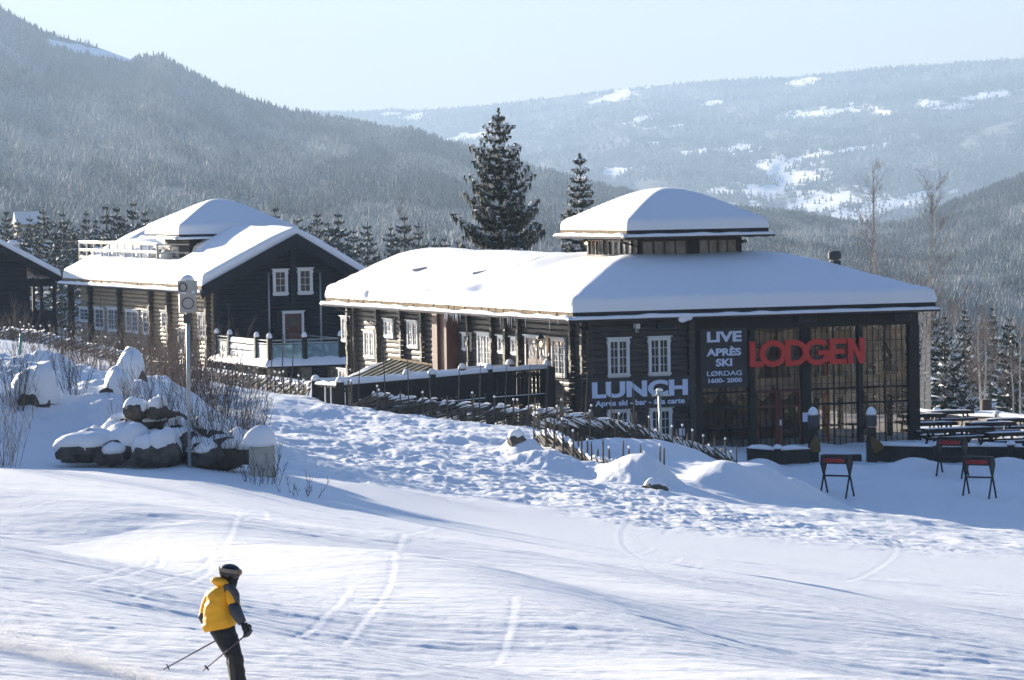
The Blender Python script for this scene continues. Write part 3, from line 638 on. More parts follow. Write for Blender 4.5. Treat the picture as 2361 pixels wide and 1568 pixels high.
# the sod roof deck and its dark fascia
rf = deck('roof', lodge, (0.12, WB - .12, 0.12, 14.2), lodge_h, .16, M['dark_wood'], 30)
deck('roof', lodge, (0.12, 10.1, 14.2, WA - .12), wing_h, .16, M['dark_wood'], 24)
def lodge_snow():
    # one sheet over the front block and one over the wing, meeting without a step
    b1 = WB
    e = np.array([0, .015, .05, .10, .17, .26, .36, .5, .7])
    bx = np.concatenate([e, np.linspace(.7, b1 - .7, 90)[1:-1], b1 - e[::-1]])
    ax = np.concatenate([e, np.linspace(.7, WA - .7, 150)[1:-1], WA - e[::-1]])
    Bx, Ax = np.meshgrid(bx, ax, indexing='xy')
    right = np.where(Ax > 14.2, 10.2, b1)
    Bq = np.where(Ax > 14.2, Bx / b1 * 10.2, Bx)
    d = np.minimum(np.minimum(Bq, right - Bq), np.minimum(Ax, WA - Ax)); r = .42; q = np.clip(d / r, 0, 1)
    T0 = .56; th = T0 * (1 - (1 - q) ** 3.2) ** .5
    lump = .11 * fbm(Bq * .22, Ax * .16, 201, 3, .5) + .05 * fbm(Bq * .9, Ax * .5, 204, 3, .5)
    pit = -.22 * np.exp(-((Bq - .9) / .5) ** 2 - ((Ax - 13.2) / .8) ** 2) - .10 * np.exp(-((Bq - 3.5) / 2.5) ** 2 - ((Ax - 11.5) / 1.2) ** 2)
    z = full_h(Bq, Ax) + th + (lump + pit) * (q > .99) + np.where((q > 0) & (q < 1), .06 * vnoise(Bq * 3, Ax * 3.3, 205) + .03 * vnoise(Bq * 8, Ax * 9, 206), 0)
    drift = .10 * np.exp(-((Bq - 4.6) / 1.6) ** 2 - ((Ax - 4.4) / 1.6) ** 2); z = z + drift
    out = .06 * np.sin(q * math.pi) + .10 * fbm(Bx * 1.1, Ax * 1.1, 207, 3, .6) * (q > 0)
    rib = .03 * np.sin(Ax * 22) * (Ax > 17) * (q > 0) * (q < 1)
    Bo = Bq + np.where(Bq < r, -out - rib, 0) + np.where(right - Bq < r, out, 0); Ao = Ax + np.where(Ax < r, -out, 0) + np.where(WA - Ax < r, out, 0)
    return grid_mesh('roof_snow', np.stack([Bo, Ao, z], -1), M['snow'], lodge)
lodge_snow()
# sod edge boards and the snow lying in the gutters below them
fs = MB()
fs.box((.02, .02, .10), (WB - .02, .12, .30)); fs.box((WB - .12, .12, .10), (WB - .02, 14.2, .30))
fs.build('fascia', M['dark_wood'], lodge)
fs = MB(); rnd = random.Random(4)
y = .12
while y < WA - .1:
    y2 = min(WA - .05, y + rnd.uniform(.35, .6)); fs.box((.02 - rnd.uniform(0, .03), y, .10 + rnd.uniform(-.02, .03)), (.14, y2 - .02, .29 + rnd.uniform(-.02, .02))); y = y2
fs.build('sod_edge', M['rope'], lodge)
gt = MB(); gt.tube([(-.14, -.10, -.05), (-.14, WA + .1, -.05)], .07, 8); gt.tube([(-.10, -.14, -.05), (WB + .1, -.14, -.05)], .07, 8); gt.build('gutter', M['pipe'], lodge)
gs = MB(); snow_strip(gs, (-.16, -.2, -.02), (-.16, WA + .1, -.02), .34, .17, 3, .06); gs.build('gutter_snow', M['snow'], lodge, True)
gs = MB(); snow_strip(gs, (-.2, -.16, -.02), (WB + .15, -.16, -.02), .34, .15, 5, .06)
for (u, dz) in ((5.2, -.13), (5.45, -.06)): gs.blob((u, -.2, dz), (.22, .12, .14), 8, 0, 3)
gs.build('gutter_snow', M['snow'], lodge, True)
ic = MB(); rnd = random.Random(9)
for k in range(26):
    u = rnd.choice([rnd.gauss(14.6, .35), rnd.gauss(13.6, .25), rnd.gauss(6.9, .5), rnd.uniform(1, 29)]); ic.tube([(-.2, u, -.04), (-.2 + rnd.uniform(-.01, .01), u, -.1 - rnd.uniform(.12, .5))], [.028, .004], 5)
ic.build('icicles', M['snow'], lodge)
# soffit, rafters, walls
WF, WL = .95, 1.05                              # overhangs: front wall plane a=WF, left wall plane b=WL
WR = LG.front(2117, 900, .95)[0]; ZB = -6.9
sf = MB(); sf.box((.14, .14, .02), (WB - .14, WF - .02, .09)); sf.box((.14, WF, .02), (WL - .02, WA - .14, .09)); sf.box((WR + .02, WF, .02), (WB - .14, 14.2, .09)); sf.build('soffit', M['dark_wood'], lodge)
rt = MB()
for k in range(22): rt.box((.5 + k * .8, .25, -.14), (.62 + k * .8, WF - .02, .018))
for k in range(40): rt.box((.25, 1.3 + k * .8, -.14), (WL - .02, 1.42 + k * .8, .018))
rt.build('rafter_ends', M['dark_wood'], lodge)
Tf = TF(WF); Tl = TL(WL)
LF = lambda x, y: LG.front(x, y, WF); LS = lambda x, y: LG.left(x, y, WL)
xlog = LF(1598, 900)[0]
logwall(WL, xlog, ZB, .0, Tf, lodge, M['log'], seed=1, h=.262, depth=.05)
logwall(WF, WA - .9, ZB, .0, Tl, lodge, M['log'], seed=2, h=.25, depth=.05)
bk = MB(); bk.box((WL + .05, WA - 1.05, ZB), (9.3, WA - .95, .1)); bk.box((9.2, 14, ZB), (9.3, WA - 1.1, .1)); bk.box((9.35, 13.9, ZB), (WR - .1, 14.0, .1))
bk.build('rear_wall', M['dark_wood'], lodge)
rnd = random.Random(8)
for (x, yy) in [(359, 900), (502, 900), (653, 930), (783, 950), (1076, 1000), (1224, 1000), (1309, 1000), (1392, 1000), (1722, 1050)]:
    u, _ = LS(691.7 + x * .3675, 403.5 + yy * .3675); logpost(u, ZB, -.0, Tl, lodge, M['log'], seed=int(u * 10), h=.25, p=.26)
logpost(WF - .0, ZB, 0, TL(WL), lodge, M['log'], seed=77, h=.25, p=.3); logpost(WA - 1.0, ZB, 0, TL(WL), lodge, M['log'], seed=78, h=.25, p=.3)
logpost(WL + .1, ZB, 0, Tf, lodge, M['log'], seed=79, h=.262, p=.3); logpost(xlog - .15, ZB, 0, Tf, lodge, M['log'], seed=80, h=.262, p=.3, w=.3)
# front windows
def fwin(x0, x1, y0, y1, **k):
    u0, zt = LF(x0, y0); u1, zb = LF(x1, y1); return window(u0, u1, zb, zt, Tf, lodge, .085, **k)
def lwin(x0, x1, y0, y1, **k):
    u1, zt = LS(x0, y0); u0, zb = LS(x1, y1); zt = (LS(x0, y0)[1] + LS(x1, y0)[1]) / 2; zb = (LS(x0, y1)[1] + LS(x1, y1)[1]) / 2
    return window(u0, u1, zb, zt, Tl, lodge, .085, **k)
fwin(1397, 1451, 778, 868, cols=4, rows=4); fwin(1491, 1545, 775, 865, cols=4, rows=4)
fwin(1397, 1452, 942, 1012, cols=4, rows=3); fwin(1494, 1549, 939, 1010, cols=4, rows=3)
for (x0, x1, y0, y1, c, r) in [(271, 342, 882, 1046, 4, 4), (412, 484, 970, 1148, 4, 4), (540, 600, 897, 1020, 2, 3), (684, 755, 907, 1084, 4, 4), (850, 922, 964, 1195, 4, 5), (1031, 1085, 985, 1100, 2, 3),
                               (1124, 1213, 984, 1200, 4, 5), (1254, 1312, 1001, 1118, 2, 3), (1337, 1392, 1010, 1127, 2, 3), (1590, 1682, 1017, 1265, 4, 5)]:
    lwin(691.7 + x0 * .3675, 691.7 + x1 * .3675, 403.5 + y0 * .3675, 403.5 + y1 * .3675, cols=c, rows=r, halves=2 if c == 4 else 1, pane='pane_bright')
lwin(785, 821, 849, 880, cols=4, rows=1, halves=2); lwin(1274, 1314, 938, 990, cols=4, rows=2, halves=2)
# entrance door on the side
u1, zt = LS(1216, 771); u0, zb = LS(1268, 856); zb = zb - .1
d = MB(); d.box((u0, .05, zb), (u0 + .14, .15, zt - .14), 0, Tl); d.box((u1 - .14, .05, zb), (u1, .15, zt - .14), 0, Tl); d.box((u0, .05, zt - .14), (u1, .17, zt - .04), 0, Tl); d.box((u0 - .07, .05, zt - .04), (u1 + .07, .24, zt + .02), 0, Tl)
do = d.build('door', M['white'], lodge)
d = MB(); um = (u0 + u1) / 2
for (p, q) in ((u0 + .15, um - .02), (um + .02, u1 - .15)):
    d.box((p, .05, zb), (p + .1, .12, zt - .15), 0, Tl); d.box((q - .1, .05, zb), (q, .12, zt - .15), 0, Tl); d.box((p + .1, .05, zb), (q - .1, .115, zb + .6), 0, Tl); d.box((p + .1, .05, zt - .25), (q - .1, .12, zt - .15), 0, Tl); d.box((p + .1, .05, zb + 1.25), (q - .1, .112, zb + 1.32), 0, Tl)
d.build('door_leaf', M['red'], do)
d = MB(); d.box((u0 + .2, .06, zb + .6), (u1 - .2, .085, zt - .25), 0, Tl); d.build('pane', M['pane_bright'], do)
d = MB(); d.tube([Tl(um - .1, .13, zb + 1.05), Tl(um - .1, .17, zb + 1.05), Tl(um - .2, .17, zb + 1.05)], .012, 6); d.build('handle', M['steel'], do)
# copper clad chimney breast on the side wall
u1, zt = LS(1024, 731); u0, zb = LS(1060, 842); um = u0 + (u1 - u0) * .5
cb = MB(); cb.box((um + .02, .06, zb - .8), (u1 - .3, .75, -.06), 0, Tl); cb.box((u0 + .1, .06, zb - .8), (um - .02, .62, -.06), 0, Tl); cb.build('flue_casing', M['copper'], lodge)
# downpipes
dp = MB(); x, z = LF(1331, 770)
dp.tube([(.2, -.1, -.08), (.35, .2, -.3), (WL - .1, WF - .35, -.55), (WL - .1, WF - .35, ZB + .8)], .055, 8)
dp.tube([(.0, WA - 1.3, -.08), (.3, WA - 1.5, -.3), (WL - .28, WA - 1.7, -.5), (WL - .28, WA - 1.7, ZB + 1.6)], .055, 8)
dp.build('downpipe', M['pipe'], lodge)

# ---- glazed hall
def fx(x): return LF(x, 900)[0]
GZ0 = LF(1860, 1029)[1]; GZT = LF(1860, 755)[1]
fr = MB(); dW = .10
fr.box((xlog + .0, -.35, GZT), (WR, .0, -.02), 0, Tf); fr.box((xlog, .0, GZT), (WR, .07, -.14), 0, Tf)
fr.build('beam', M['dark_wood'], lodge)
posts = [(1600, 1618), (1726, 1739), (1846, 1868), (1977, 1987), (2094, 2118)]
for (x0, x1) in posts:
    p = MB(); p.box((fx(x0), -.12, ZB), (fx(x1), .13, GZT + .0 - .003), 0, Tf); p.build('post', M['dark_wood'], lodge)
b = MB(); b.box((xlog, -.1, ZB), (WR, .06, GZ0), 0, Tf); b.build('plinth', M['dark_wood'], lodge)
bars = [LF(1860, 898)[1], LF(1860, 933)[1]]
for (x0, x1) in ((1618, 1726), (1739, 1846), (1868, 1977), (1987, 2094)):
    a0, a1 = fx(x0) + .002, fx(x1) - .002
    p = MB(); p.box((a0, -.045, GZ0), (a1, -.025, GZT), 0, Tf); pn = p.build('glass_wall', M['glass'], lodge)
    g = MB(); n = 8
    for i in range(n + 1):
        x = a0 + (a1 - a0) * i / n; t = .03 if i in (0, n // 2, n) else .008
        g.box((max(a0, x - t), -.024, GZ0), (min(a1, x + t), .012 + t, GZT), 0, Tf)
    zs = np.arange(GZ0 + .45, GZT - .2, .47)
    for z in zs: g.box((a0, -.024, z - .008), (a1, .012, z + .008), 0, Tf)
    for z in bars: g.box((a0, -.024, z - .045), (a1, .03, z + .045), 0, Tf)
    g.build('glazing_bars', M['dark_wood'], pn)
# red double door in the second bay
a0, a1 = fx(1741), fx(1844); zt = bars[0]; am = (a0 + a1) / 2; rd = MB()
for (p, q) in ((a0, a0 + .07), (am - .17, am - .01), (am + .01, am + .17), (a1 - .07, a1)): rd.box((p, .05, GZ0 + .01), (q, .10, zt), 0, Tf)
for z in (zt - .04, bars[1] - .02, GZ0 + .05): rd.box((a0 + .07, .05, z - .05), (am - .17, .093, z + .05), 0, Tf); rd.box((am + .17, .05, z - .05), (a1 - .07, .093, z + .05), 0, Tf)
rdo = rd.build('glazed_door', M['red'], lodge); hd = MB(); hd.box((am + .03, .10, GZ0 + 1.0), (am + .13, .125, GZ0 + 1.25), 0, Tf); hd.build('handle', M['white'], rdo)
# right flank glazing and interior
p = MB(); p.box((WR - .06, WF + .3, GZ0), (WR - .03, 13.8, GZT)); p.build('glass_wall', M['glass'], lodge)
p = MB()
for k in range(6): p.box((WR - .14, WF + .15 + k * 2.55, ZB), (WR + .08, WF + .35 + k * 2.55, GZT))
p.box((WR - .12, WF, GZT), (WR + .05, 13.8, .0)); p.box((WR - .1, WF, ZB), (WR + .02, 13.8, GZ0)); p.build('side_frame', M['dark_wood'], lodge)
it = MB(); it.box((xlog + .1, WF + .4, GZ0 - .1), (WR - .2, 13.7, GZ0 - .02)); it.build('hall_floor', M['interior'], lodge)
it = MB(); it.box((xlog + .05, WF + .3, GZ0), (xlog + .15, 13.7, GZT)); it.box((xlog + .2, 6.8, GZ0), (WR - 3.2, 6.9, GZT)); it.build('inner_wall', M['interior'], lodge)
it = MB(); x = fx(1938); it.tube([Tf(x, -1.5, GZ0), Tf(x + .03, -1.5, GZT)], .17, 12); it.build('timber_column', M['orange'], lodge, True)
it = MB(); rnd = random.Random(3)
for k in range(7):
    x = xlog + 1.6 + k * 1.25
    it.box((x, WF + 2.4, GZ0 + .0), (x + .08, WF + 2.48, GZ0 + .72)); it.box((x - .35, WF + 2.0, GZ0 + .72), (x + .45, WF + 2.9, GZ0 + .77))
it.build('hall_tables', M['dark_wood'], lodge)
for (x0, x1) in ((1618, 1726), (1739, 1846), (1868, 1977), (1987, 2094)):        # swagged curtains behind the panes
    a0, a1 = fx(x0) + .05, fx(x1) - .05; am = (a0 + a1) / 2; zt_, zl = GZT - .05, bars[0] - .1
    for (e, c_) in ((a0, am), (a1, am)):
        it = MB(); nz, nu = 22, 26; vs = []
        for i in range(nz):
            t = i / (nz - 1); z = zt_ + (zl - zt_) * t; wd = 1 - .80 * math.sin(min(1, t * 1.15) * math.pi / 2) ** 1.6 + (.25 * max(0, t - .87) / .13)
            for k_ in range(nu):
                u_ = k_ / (nu - 1); x = e + (c_ - e) * u_ * wd; vs.append((x, WF + .28 + .06 * math.sin(u_ * 17 + t * 2) * wd, z - .18 * u_ * (1 - t)))
        it.add(vs, [(i*nu+k_, i*nu+k_+1, (i+1)*nu+k_+1, (i+1)*nu+k_) for i in range(nz-1) for k_ in range(nu-1)]); it.build('curtain', M['cloth'], lodge, True)
    it = MB(); nu = 40; vs = []
    for i in range(8):
        t = i / 7
        for k_ in range(nu):
            u_ = k_ / (nu - 1); sag = abs(math.sin(u_ * math.pi * 2)) ; vs.append((a0 + (a1 - a0) * u_, WF + .42 + .05 * math.sin(t * 12) , bars[0] + .55 - t * (.25 + .75 * sag)))
    it.add(vs, [(i*nu+k_, i*nu+k_+1, (i+1)*nu+k_+1, (i+1)*nu+k_) for i in range(7) for k_ in range(nu-1)]); it.build('curtain', M['cloth'], lodge, True)
# ---- lantern tower on the roof
CB0, CB1, CA0, CA1 = 4.5, 11.6, 4.25, 12.1      # eaves rectangle of the tower
cz = float(c0[2]); ZE = (at(1447, 547, 180.6)[2] - cz)     # its lower eave
RS = .52
def tow_h(b, a):
    b = np.asarray(b, float); a = np.asarray(a, float); hb = np.minimum(np.minimum(b - CB0, CB1 - b), np.minimum(a - CA0, CA1 - a)) * RS
    k = .20; tp = 1.54; return ZE + .30 + tp - np.logaddexp(0, (tp - hb) / k) * k
tw = MB(); wi = .95
tb0, tb1, ta0, ta1 = CB0 + wi, CB1 - wi, CA0 + wi, CA1 - wi; tz0 = 1.6
zz0 = LG.front(1520, 588, ta0)[1]; zz1 = LG.front(1520, 557, ta0)[1]
# frame made of sill, head and piers so that the windows are real openings
def TWF(u, w, z): return (u, ta0 - w, z)
def TWL(u, w, z): return (tb0 - w, u, z)
tf = lambda x: LG.front(x, 570, ta0)[0]; tl = lambda x: LG.left(x, 570, tb0)[0]
tw.box((tb0, -.1, tz0), (tb1, 0, zz0), 0, TWF); tw.box((tb0, -.1, zz1), (tb1, 0, ZE + .1), 0, TWF)
tw.box((ta0, -.1, tz0), (ta1, -.0, zz0), 0, TWL); tw.box((ta0, -.1, zz1), (ta1, -.0, ZE + .1), 0, TWL)
fo = [(tf(1482), tf(1583)), (tf(1613), min(tf(1711), tb1 - .25))]; lo = [(tl(1456), tl(1405)), (tl(1391), min(tl(1341), ta1 - .25))]
for ops, T_, e0, e1 in ((fo, TWF, tb0, tb1), (lo, TWL, ta0, ta1)):
    x = e0
    for (p, q) in ops: tw.box((x, -.1, zz0), (p, 0, zz1), 0, T_); x = q
    tw.box((x, -.1, zz0), (e1, 0, zz1), 0, T_)
tw.box((tb1 - .08, ta0, tz0), (tb1, ta1, ZE + .1)); tw.box((tb0, ta1 - .08, tz0), (tb1 - .1, ta1, zz0)); tw.box((tb0, ta1 - .08, zz1), (tb1 - .1, ta1, ZE + .1))
two = tw.build('tower_wall', M['dark_wood'], lodge)
for ops, T_ in ((fo, TWF), (lo, TWL)):
    for (p, q) in ops:
        m_ = MB(); m_.box((p - .06, -.02, zz0 - .07), (q + .06, .04, zz0), 0, T_); m_.box((p - .06, -.02, zz1), (q + .06, .04, zz1 + .06), 0, T_); m_.box((p - .06, -.02, zz0), (p, .04, zz1), 0, T_); m_.box((q, -.02, zz0), (q + .06, .04, zz1), 0, T_)
        for i in range(1, 4):
            x = p + (q - p) * i / 4; t = .04 if i == 2 else .022; m_.box((x - t, -.03, zz0), (x + t, .03, zz1), 0, T_)
        wo = m_.build('window', M['pipe'], lodge); g = MB(); g.box((p, -.06, zz0), (q, -.045, zz1), 0, T_); g.build('pane', M['pane_bright'], wo)
deck('tower_roof', lodge, (CB0 + .1, CB1 - .1, CA0 + .1, CA1 - .1), tow_h, .14, M['dark_wood'], 16)
roof_snow('tower_snow', lodge, (CB0, CB1, CA0, CA1), tow_h, .42, .4, .16, 301, .02)
f_ = MB(); f_.box((CB0 + .02, CA0 + .02, ZE + .12), (CB1 - .02, CA0 + .1, ZE + .30)); f_.box((CB1 - .1, CA0 + .1, ZE + .12), (CB1 - .02, CA1, ZE + .30)); f_.box((CB0 + .1, CA0 + .1, ZE + .04), (CB1 - .1, CA1 - .1, ZE + .10)); f_.build('fascia', M['dark_wood'], lodge)
f_ = MB(); f_.box((CB0 + .01, CA0 + .1, ZE + .12), (CB0 + .1, CA1, ZE + .29)); f_.build('sod_edge', M['rope'], lodge)
gs = MB(); snow_strip(gs, (CB0 - .16, CA0 - .22, ZE), (CB0 - .16, CA1 + .2, ZE), .34, .17, 13, .03); snow_strip(gs, (CB0 - .2, CA0 - .16, ZE), (CB1 + .25, CA0 - .16, ZE), .34, .14, 15, .03); gs.build('gutter_snow', M['snow'], lodge, True)
gt = MB(); gt.tube([(CB0 - .14, CA0 - .2, ZE - .03), (CB0 - .14, CA1 + .1, ZE - .03)], .06, 8); gt.tube([(CB0 - .2, CA0 - .14, ZE - .03), (CB1 + .2, CA0 - .14, ZE - .03)], .06, 8)
gt.tube([(CB0 - .05, CA0 + .8, ZE - .05), (CB0 + .1, CA0 + .7, ZE - .25), (tb0 - .08, ta0 - .06, ZE - .45), (tb0 - .08, ta0 - .06, tz0 + .25)], .05, 8); gt.build('gutter', M['pipe'], lodge)
rt = MB()
for k in range(10): rt.box((CB0 + .3 + k * .75, CA0 + .15, ZE - .12), (CB0 + .42 + k * .75, ta0 - .02, ZE + .035))
for k in range(11): rt.box((CB0 + .15, CA0 + .3 + k * .75, ZE - .12), (tb0 - .02, CA0 + .42 + k * .75, ZE + .035))
rt.build('rafter_ends', M['dark_wood'], lodge)
# roof vent near the right edge
vb, va = 14.6, 3.6; vz = float(lodge_h(vb, va)) + .35
vn = MB(); vn.box((vb - .2, va - .2, vz), (vb + .2, va + .2, vz + .42)); vn.lathe((vb, va, vz + .3), [(.17, 0), (.24, .06), (.24, .1), (.19, .14)], 14); vn.lathe((vb, va, vz + .46), [(.19, 0), (.3, .05), (.3, .34), (.22, .40)], 14)
vo = vn.build('roof_vent', M['ring'], lodge)
# two small pipes poking from the snow
for (x, y) in ((968, 632), (1108, 664)):
    P_ = np.array([LG.left(x, y, 2.2)]); b_, a_ = 2.2, P_[0][0]; z = float(full_h(b_, a_)) + .52
    sp = MB(); sp.tube([(b_ - .25, a_ + .3, z + .02), (b_ + .25, a_ - .3, z + .14)], .06, 8); sp.build('snow_guard', M['brick'], lodge)
# covered stair beside the wall, half metal roof and half snow
q_ = [LG.left(x, y, -1.2) for (x, y) in ((881, 833), (984, 848))]
s1 = LG.left(911, 828, .9); s2 = LG.left(1004, 844, .9)
st = MB(); st.add([(.75, s1[0], s1[1]), (.75, s2[0], s2[1]), (-1.3, s2[0] - .5, s2[1] - .75), (-1.3, s1[0] - .5, s1[1] - .75)] + [(.75, s1[0], s1[1] - .08), (.75, s2[0], s2[1] - .08), (-1.3, s2[0] - .5, s2[1] - .83), (-1.3, s1[0] - .5, s1[1] - .83)],
                  [(0,1,2,3),(7,6,5,4),(0,4,5,1),(1,5,6,2),(2,6,7,3),(3,7,4,0)])
for i in range(9):
    t = i / 8; pa = Vector((.75, s1[0] + (s2[0] - s1[0]) * t, s1[1] + (s2[1] - s1[1]) * t + .02)); pb = Vector((-1.3, pa.y - .5, pa.z - .75)); st.beam(pa, pb, .03, .05)
st.build('porch_roof', M['tin'], lodge)
st = MB(); st.beam((.75, s1[0] + .1, s1[1] + .06), (.75, s2[0] - .1, s2[1] + .06), .14, .08); st.build('ridge_cap', M['rope'], lodge)
rnd = random.Random(5)
sn = MB(); n1, n2 = 14, 10; vs = []
for i in range(n1):
    for j in range(n2):
        t = i / (n1 - 1); s = j / (n2 - 1)
        yb = s1[0] + .3 + t * 5.2; zb_ = s1[1] - .1 - t * 1.35
        x_ = .9 - s * 2.6; zz = zb_ - s * .75 + .28 * math.sin(math.pi * min(1, max(0, t * 1.02)) ** .5) * (1 - abs(s - .4)) + .03 * rnd.random()
        vs.append((x_, yb - .5 * s, zz))
sn.add(vs, [(i*n2+j, i*n2+j+1, (i+1)*n2+j+1, (i+1)*n2+j) for i in range(n1-1) for j in range(n2-1)])
for i in range(len(vs)): pass
sn.add([(.9, s1[0] + .3, s1[1] - .15), (-1.7, s1[0] - .2, s1[1] - .9), (-1.7, s1[0] + 5.0, s1[1] - 2.3), (.9, s1[0] + 5.5, s1[1] - 1.5)] + [(.9, s1[0] + .3, s1[1] - 1.2), (-1.7, s1[0] - .2, s1[1] - 2), (-1.7, s1[0] + 5.0, s1[1] - 3), (.9, s1[0] + 5.5, s1[1] - 3)], [(0,1,5,4),(1,2,6,5),(2,3,7,6)])
sn.build('porch_snow', M['snow'], lodge, False)

# ================================================================ the left log house
c1 = at(468, 672, 225.0); LH = Frame(c1); house = LH.root('log_house')
tag(house, 'brown log house with snowy gable roof, roof terrace and little hipped tower on top', 'house')
HB, HA = 10.3, 29.4; RB = 5.6; RH = 2.85
def lh_s(b): b = np.asarray(b, float); return RH - np.where(b < RB, (RB - b) * RH / RB, (b - RB) * RH / (HB - RB))
def lh_h(b, a):
    b = np.asarray(b, float); a = np.asarray(a, float); h = .30 + lh_s(b) - .12 * np.exp(-((b - RB) / .8) ** 2) + 0 * a
    cut = sstep(9.6, 10.4, a) * (1 - sstep(25.5, 27, a)) * (1 - sstep(2.9, 3.3, b) * (1 - sstep(17.2, 18.0, a))) * (1 - sstep(4.4, 5.2, b))
    return h - cut * np.maximum(0, h - (.30 + float(lh_s(1.55))))
deck('roof', house, (.1, HB - .1, .05, HA - .1), lh_h, .16, M['dark_wood'], 20)
o = roof_snow('roof_snow', house, (0, HB, .12, HA), lh_h, .55, .38, .22, 401, .05)
bg_ = MB()
for (p, q) in (((-.12, .0), (RB, RH)), ((RB, RH), (HB + .12, .0))):
    for k in range(1): bg_.add([(p[0], -.06, p[1] + .26), (q[0], -.06, q[1] + .26), (q[0], -.06, q[1] - .42), (p[0], -.06, p[1] - .42), (p[0], .10, p[1] + .26), (q[0], .10, q[1] + .26), (q[0], .10, q[1] - .42), (p[0], .10, p[1] - .42)], [(0,1,2,3),(7,6,5,4),(0,4,5,1),(3,2,6,7),(0,3,7,4),(1,5,6,2)])
    bg_.add([(p[0], -.10, p[1] + .30), (q[0], -.10, q[1] + .30), (q[0], -.10, q[1] + .06), (p[0], -.10, p[1] + .06), (p[0], -.062, p[1] + .30), (q[0], -.062, q[1] + .30), (q[0], -.062, q[1] + .06), (p[0], -.062, p[1] + .06)], [(0,1,2,3),(7,6,5,4),(0,4,5,1),(3,2,6,7),(0,3,7,4),(1,5,6,2)])
bg_.build('bargeboard', M['dark_blue'], house)
so = MB(); so.box((.05, .12, -.02), (.95, HA - .1, .04)); so.build('soffit', M['dark_wood'], house)
se = MB(); y = .1; rnd = random.Random(14)
while y < HA - .1:
    y2 = min(HA - .05, y + rnd.uniform(.3, .6)); se.box((.0 - rnd.uniform(0, .04), y, .08 + rnd.uniform(-.02, .03)), (.14, y2 - .02, .29)); y = y2
se.build('sod_edge', M['rope'], house)
gs = MB(); snow_strip(gs, (-.16, -.1, -.04), (-.16, HA + .3, -.04), .34, .2, 23, .05); gs.build('gutter_snow', M['snow'], house, True)
gt = MB(); gt.tube([(-.14, -.1, -.07), (-.14, HA + .2, -.07), (-.14, HA + .9, -.0), (-.2, HA + 1.2, -.25)], .06, 8); gt.build('gutter', M['pipe'], house)
HWL, HWF = .95, 1.0; HZ = -5.6
HTl = TL(HWL); HTf = TF(HWF); HS = lambda x, y: LH.left(x, y, HWL); HF = lambda x, y: LH.front(x, y, HWF)
logwall(HWF, HA - .9, HZ, .0, HTl, house, M['log_brown'], seed=11, h=.245, depth=.085)
logwall(HWL, HB - .9, HZ, RH + .2, HTf, house, M['dark_blue'], seed=12, h=.25, top=lambda u: float(lh_s(u)) + .16)  # same logs as the side wall, shade of the gable put into the colour
bk = MB(); bk.box((HB - 1.0, HWF + .1, HZ), (HB - .9, HA - .9, .1)); bk.box((HWL + .1, HA - 1.0, HZ), (HB - 1.05, HA - .9, .1)); bk.build('rear_wall', M['dark_wood'], house)
for (x, h2) in [(171, .3), (217, .25), (284, .25), (356, .25), (398, .22), (444, .25), (487, .28)]:
    u, _ = HS(x, 760); logpost(u, HZ, 0, HTl, house, M['log'], seed=int(u * 7), p=.36, w=.34)
for u in (HWL + .1, HB - 1.05): logpost(u, HZ, .1, HTf, house, M['dark_blue'], seed=int(u * 7), p=.35, w=.3)
logpost(RB, HF(680, 697)[1], RH - .2, HTf, house, M['dark_blue'], seed=5, p=.3, w=.3)
for (x, y0, y1) in ((641, 718, 790), (713, 718, 790)):
    u, z1_ = HF(x, y0); logpost(u, HZ, z1_, HTf, house, M['dark_blue'], seed=int(u * 7), p=.22, w=.34)
for (x0, x1, y0, y1, c, r, ca) in [(187, 209, 705, 743, 2, 3, .2), (222, 245, 706, 761, 2, 4, .2), (252, 283, 706, 766, 4, 4, .2), (294, 324, 711, 769, 4, 4, .2), (333, 353, 713, 772, 2, 4, .2), (377, 396, 715, 758, 2, 3, .2), (415, 433, 756, 814, 2, 4, .2), (461, 484, 719, 780, 4, 4, .2)]:
    u1, zt = HS(x0, y0); u0, zb = HS(x1, y1); window(u0, u1, zb, zt, HTl, house, .10, cols=c, rows=r, halves=2 if c == 4 else 1, pane='pane_bright')
for (x0, x1, y0, y1) in [(626, 664, 620, 680), (683, 721, 617, 678)]:
    u0, zt = HF(x0, y0); u1, zb = HF(x1, y1); window(u0, u1, zb, zt, HTf, house, .10, cols=2, rows=3, halves=1, cas=.2)
u0, zt = HF(649, 718); u1, zb = HF(700, 792)
d = MB(); d.box((u0, .05, zb), (u0 + .14, .16, zt - .14), 0, HTf); d.box((u1 - .14, .05, zb), (u1, .16, zt - .14), 0, HTf); d.box((u0, .05, zt - .14), (u1, .18, zt - .03), 0, HTf); d.box((u0 - .05, .05, zt - .03), (u1 + .05, .24, zt + .03), 0, HTf); do = d.build('door', M['white'], house)
d = MB(); d.box((u0 + .14, .05, zb), (u1 - .14, .12, zt - .14), 0, HTf); d.build('door_leaf', M['red'], do)
d = MB(); d.box((u0 + .3, .121, zb + 1.0), (u1 - .3, .13, zt - .32), 0, HTf); d.build('pane', M['pane'], do)
d = MB(); d.tube([HTf(u0 + .24, .12, zb + .9), HTf(u0 + .24, .17, zb + .9), HTf(u0 + .34, .17, zb + .9)], .014, 6); d.build('handle', M['steel'], do)
for (x, y0, y1) in ((613, 628, 786), (732, 629, 790)):
    u, z1_ = HF(x, y0); _, z0_ = HF(x, y1); p = MB(); p.tube([HTf(u, .45, z0_ - .6), HTf(u, .45, z1_)], .055, 8); p.build('downpipe', M['steel'], house, True)
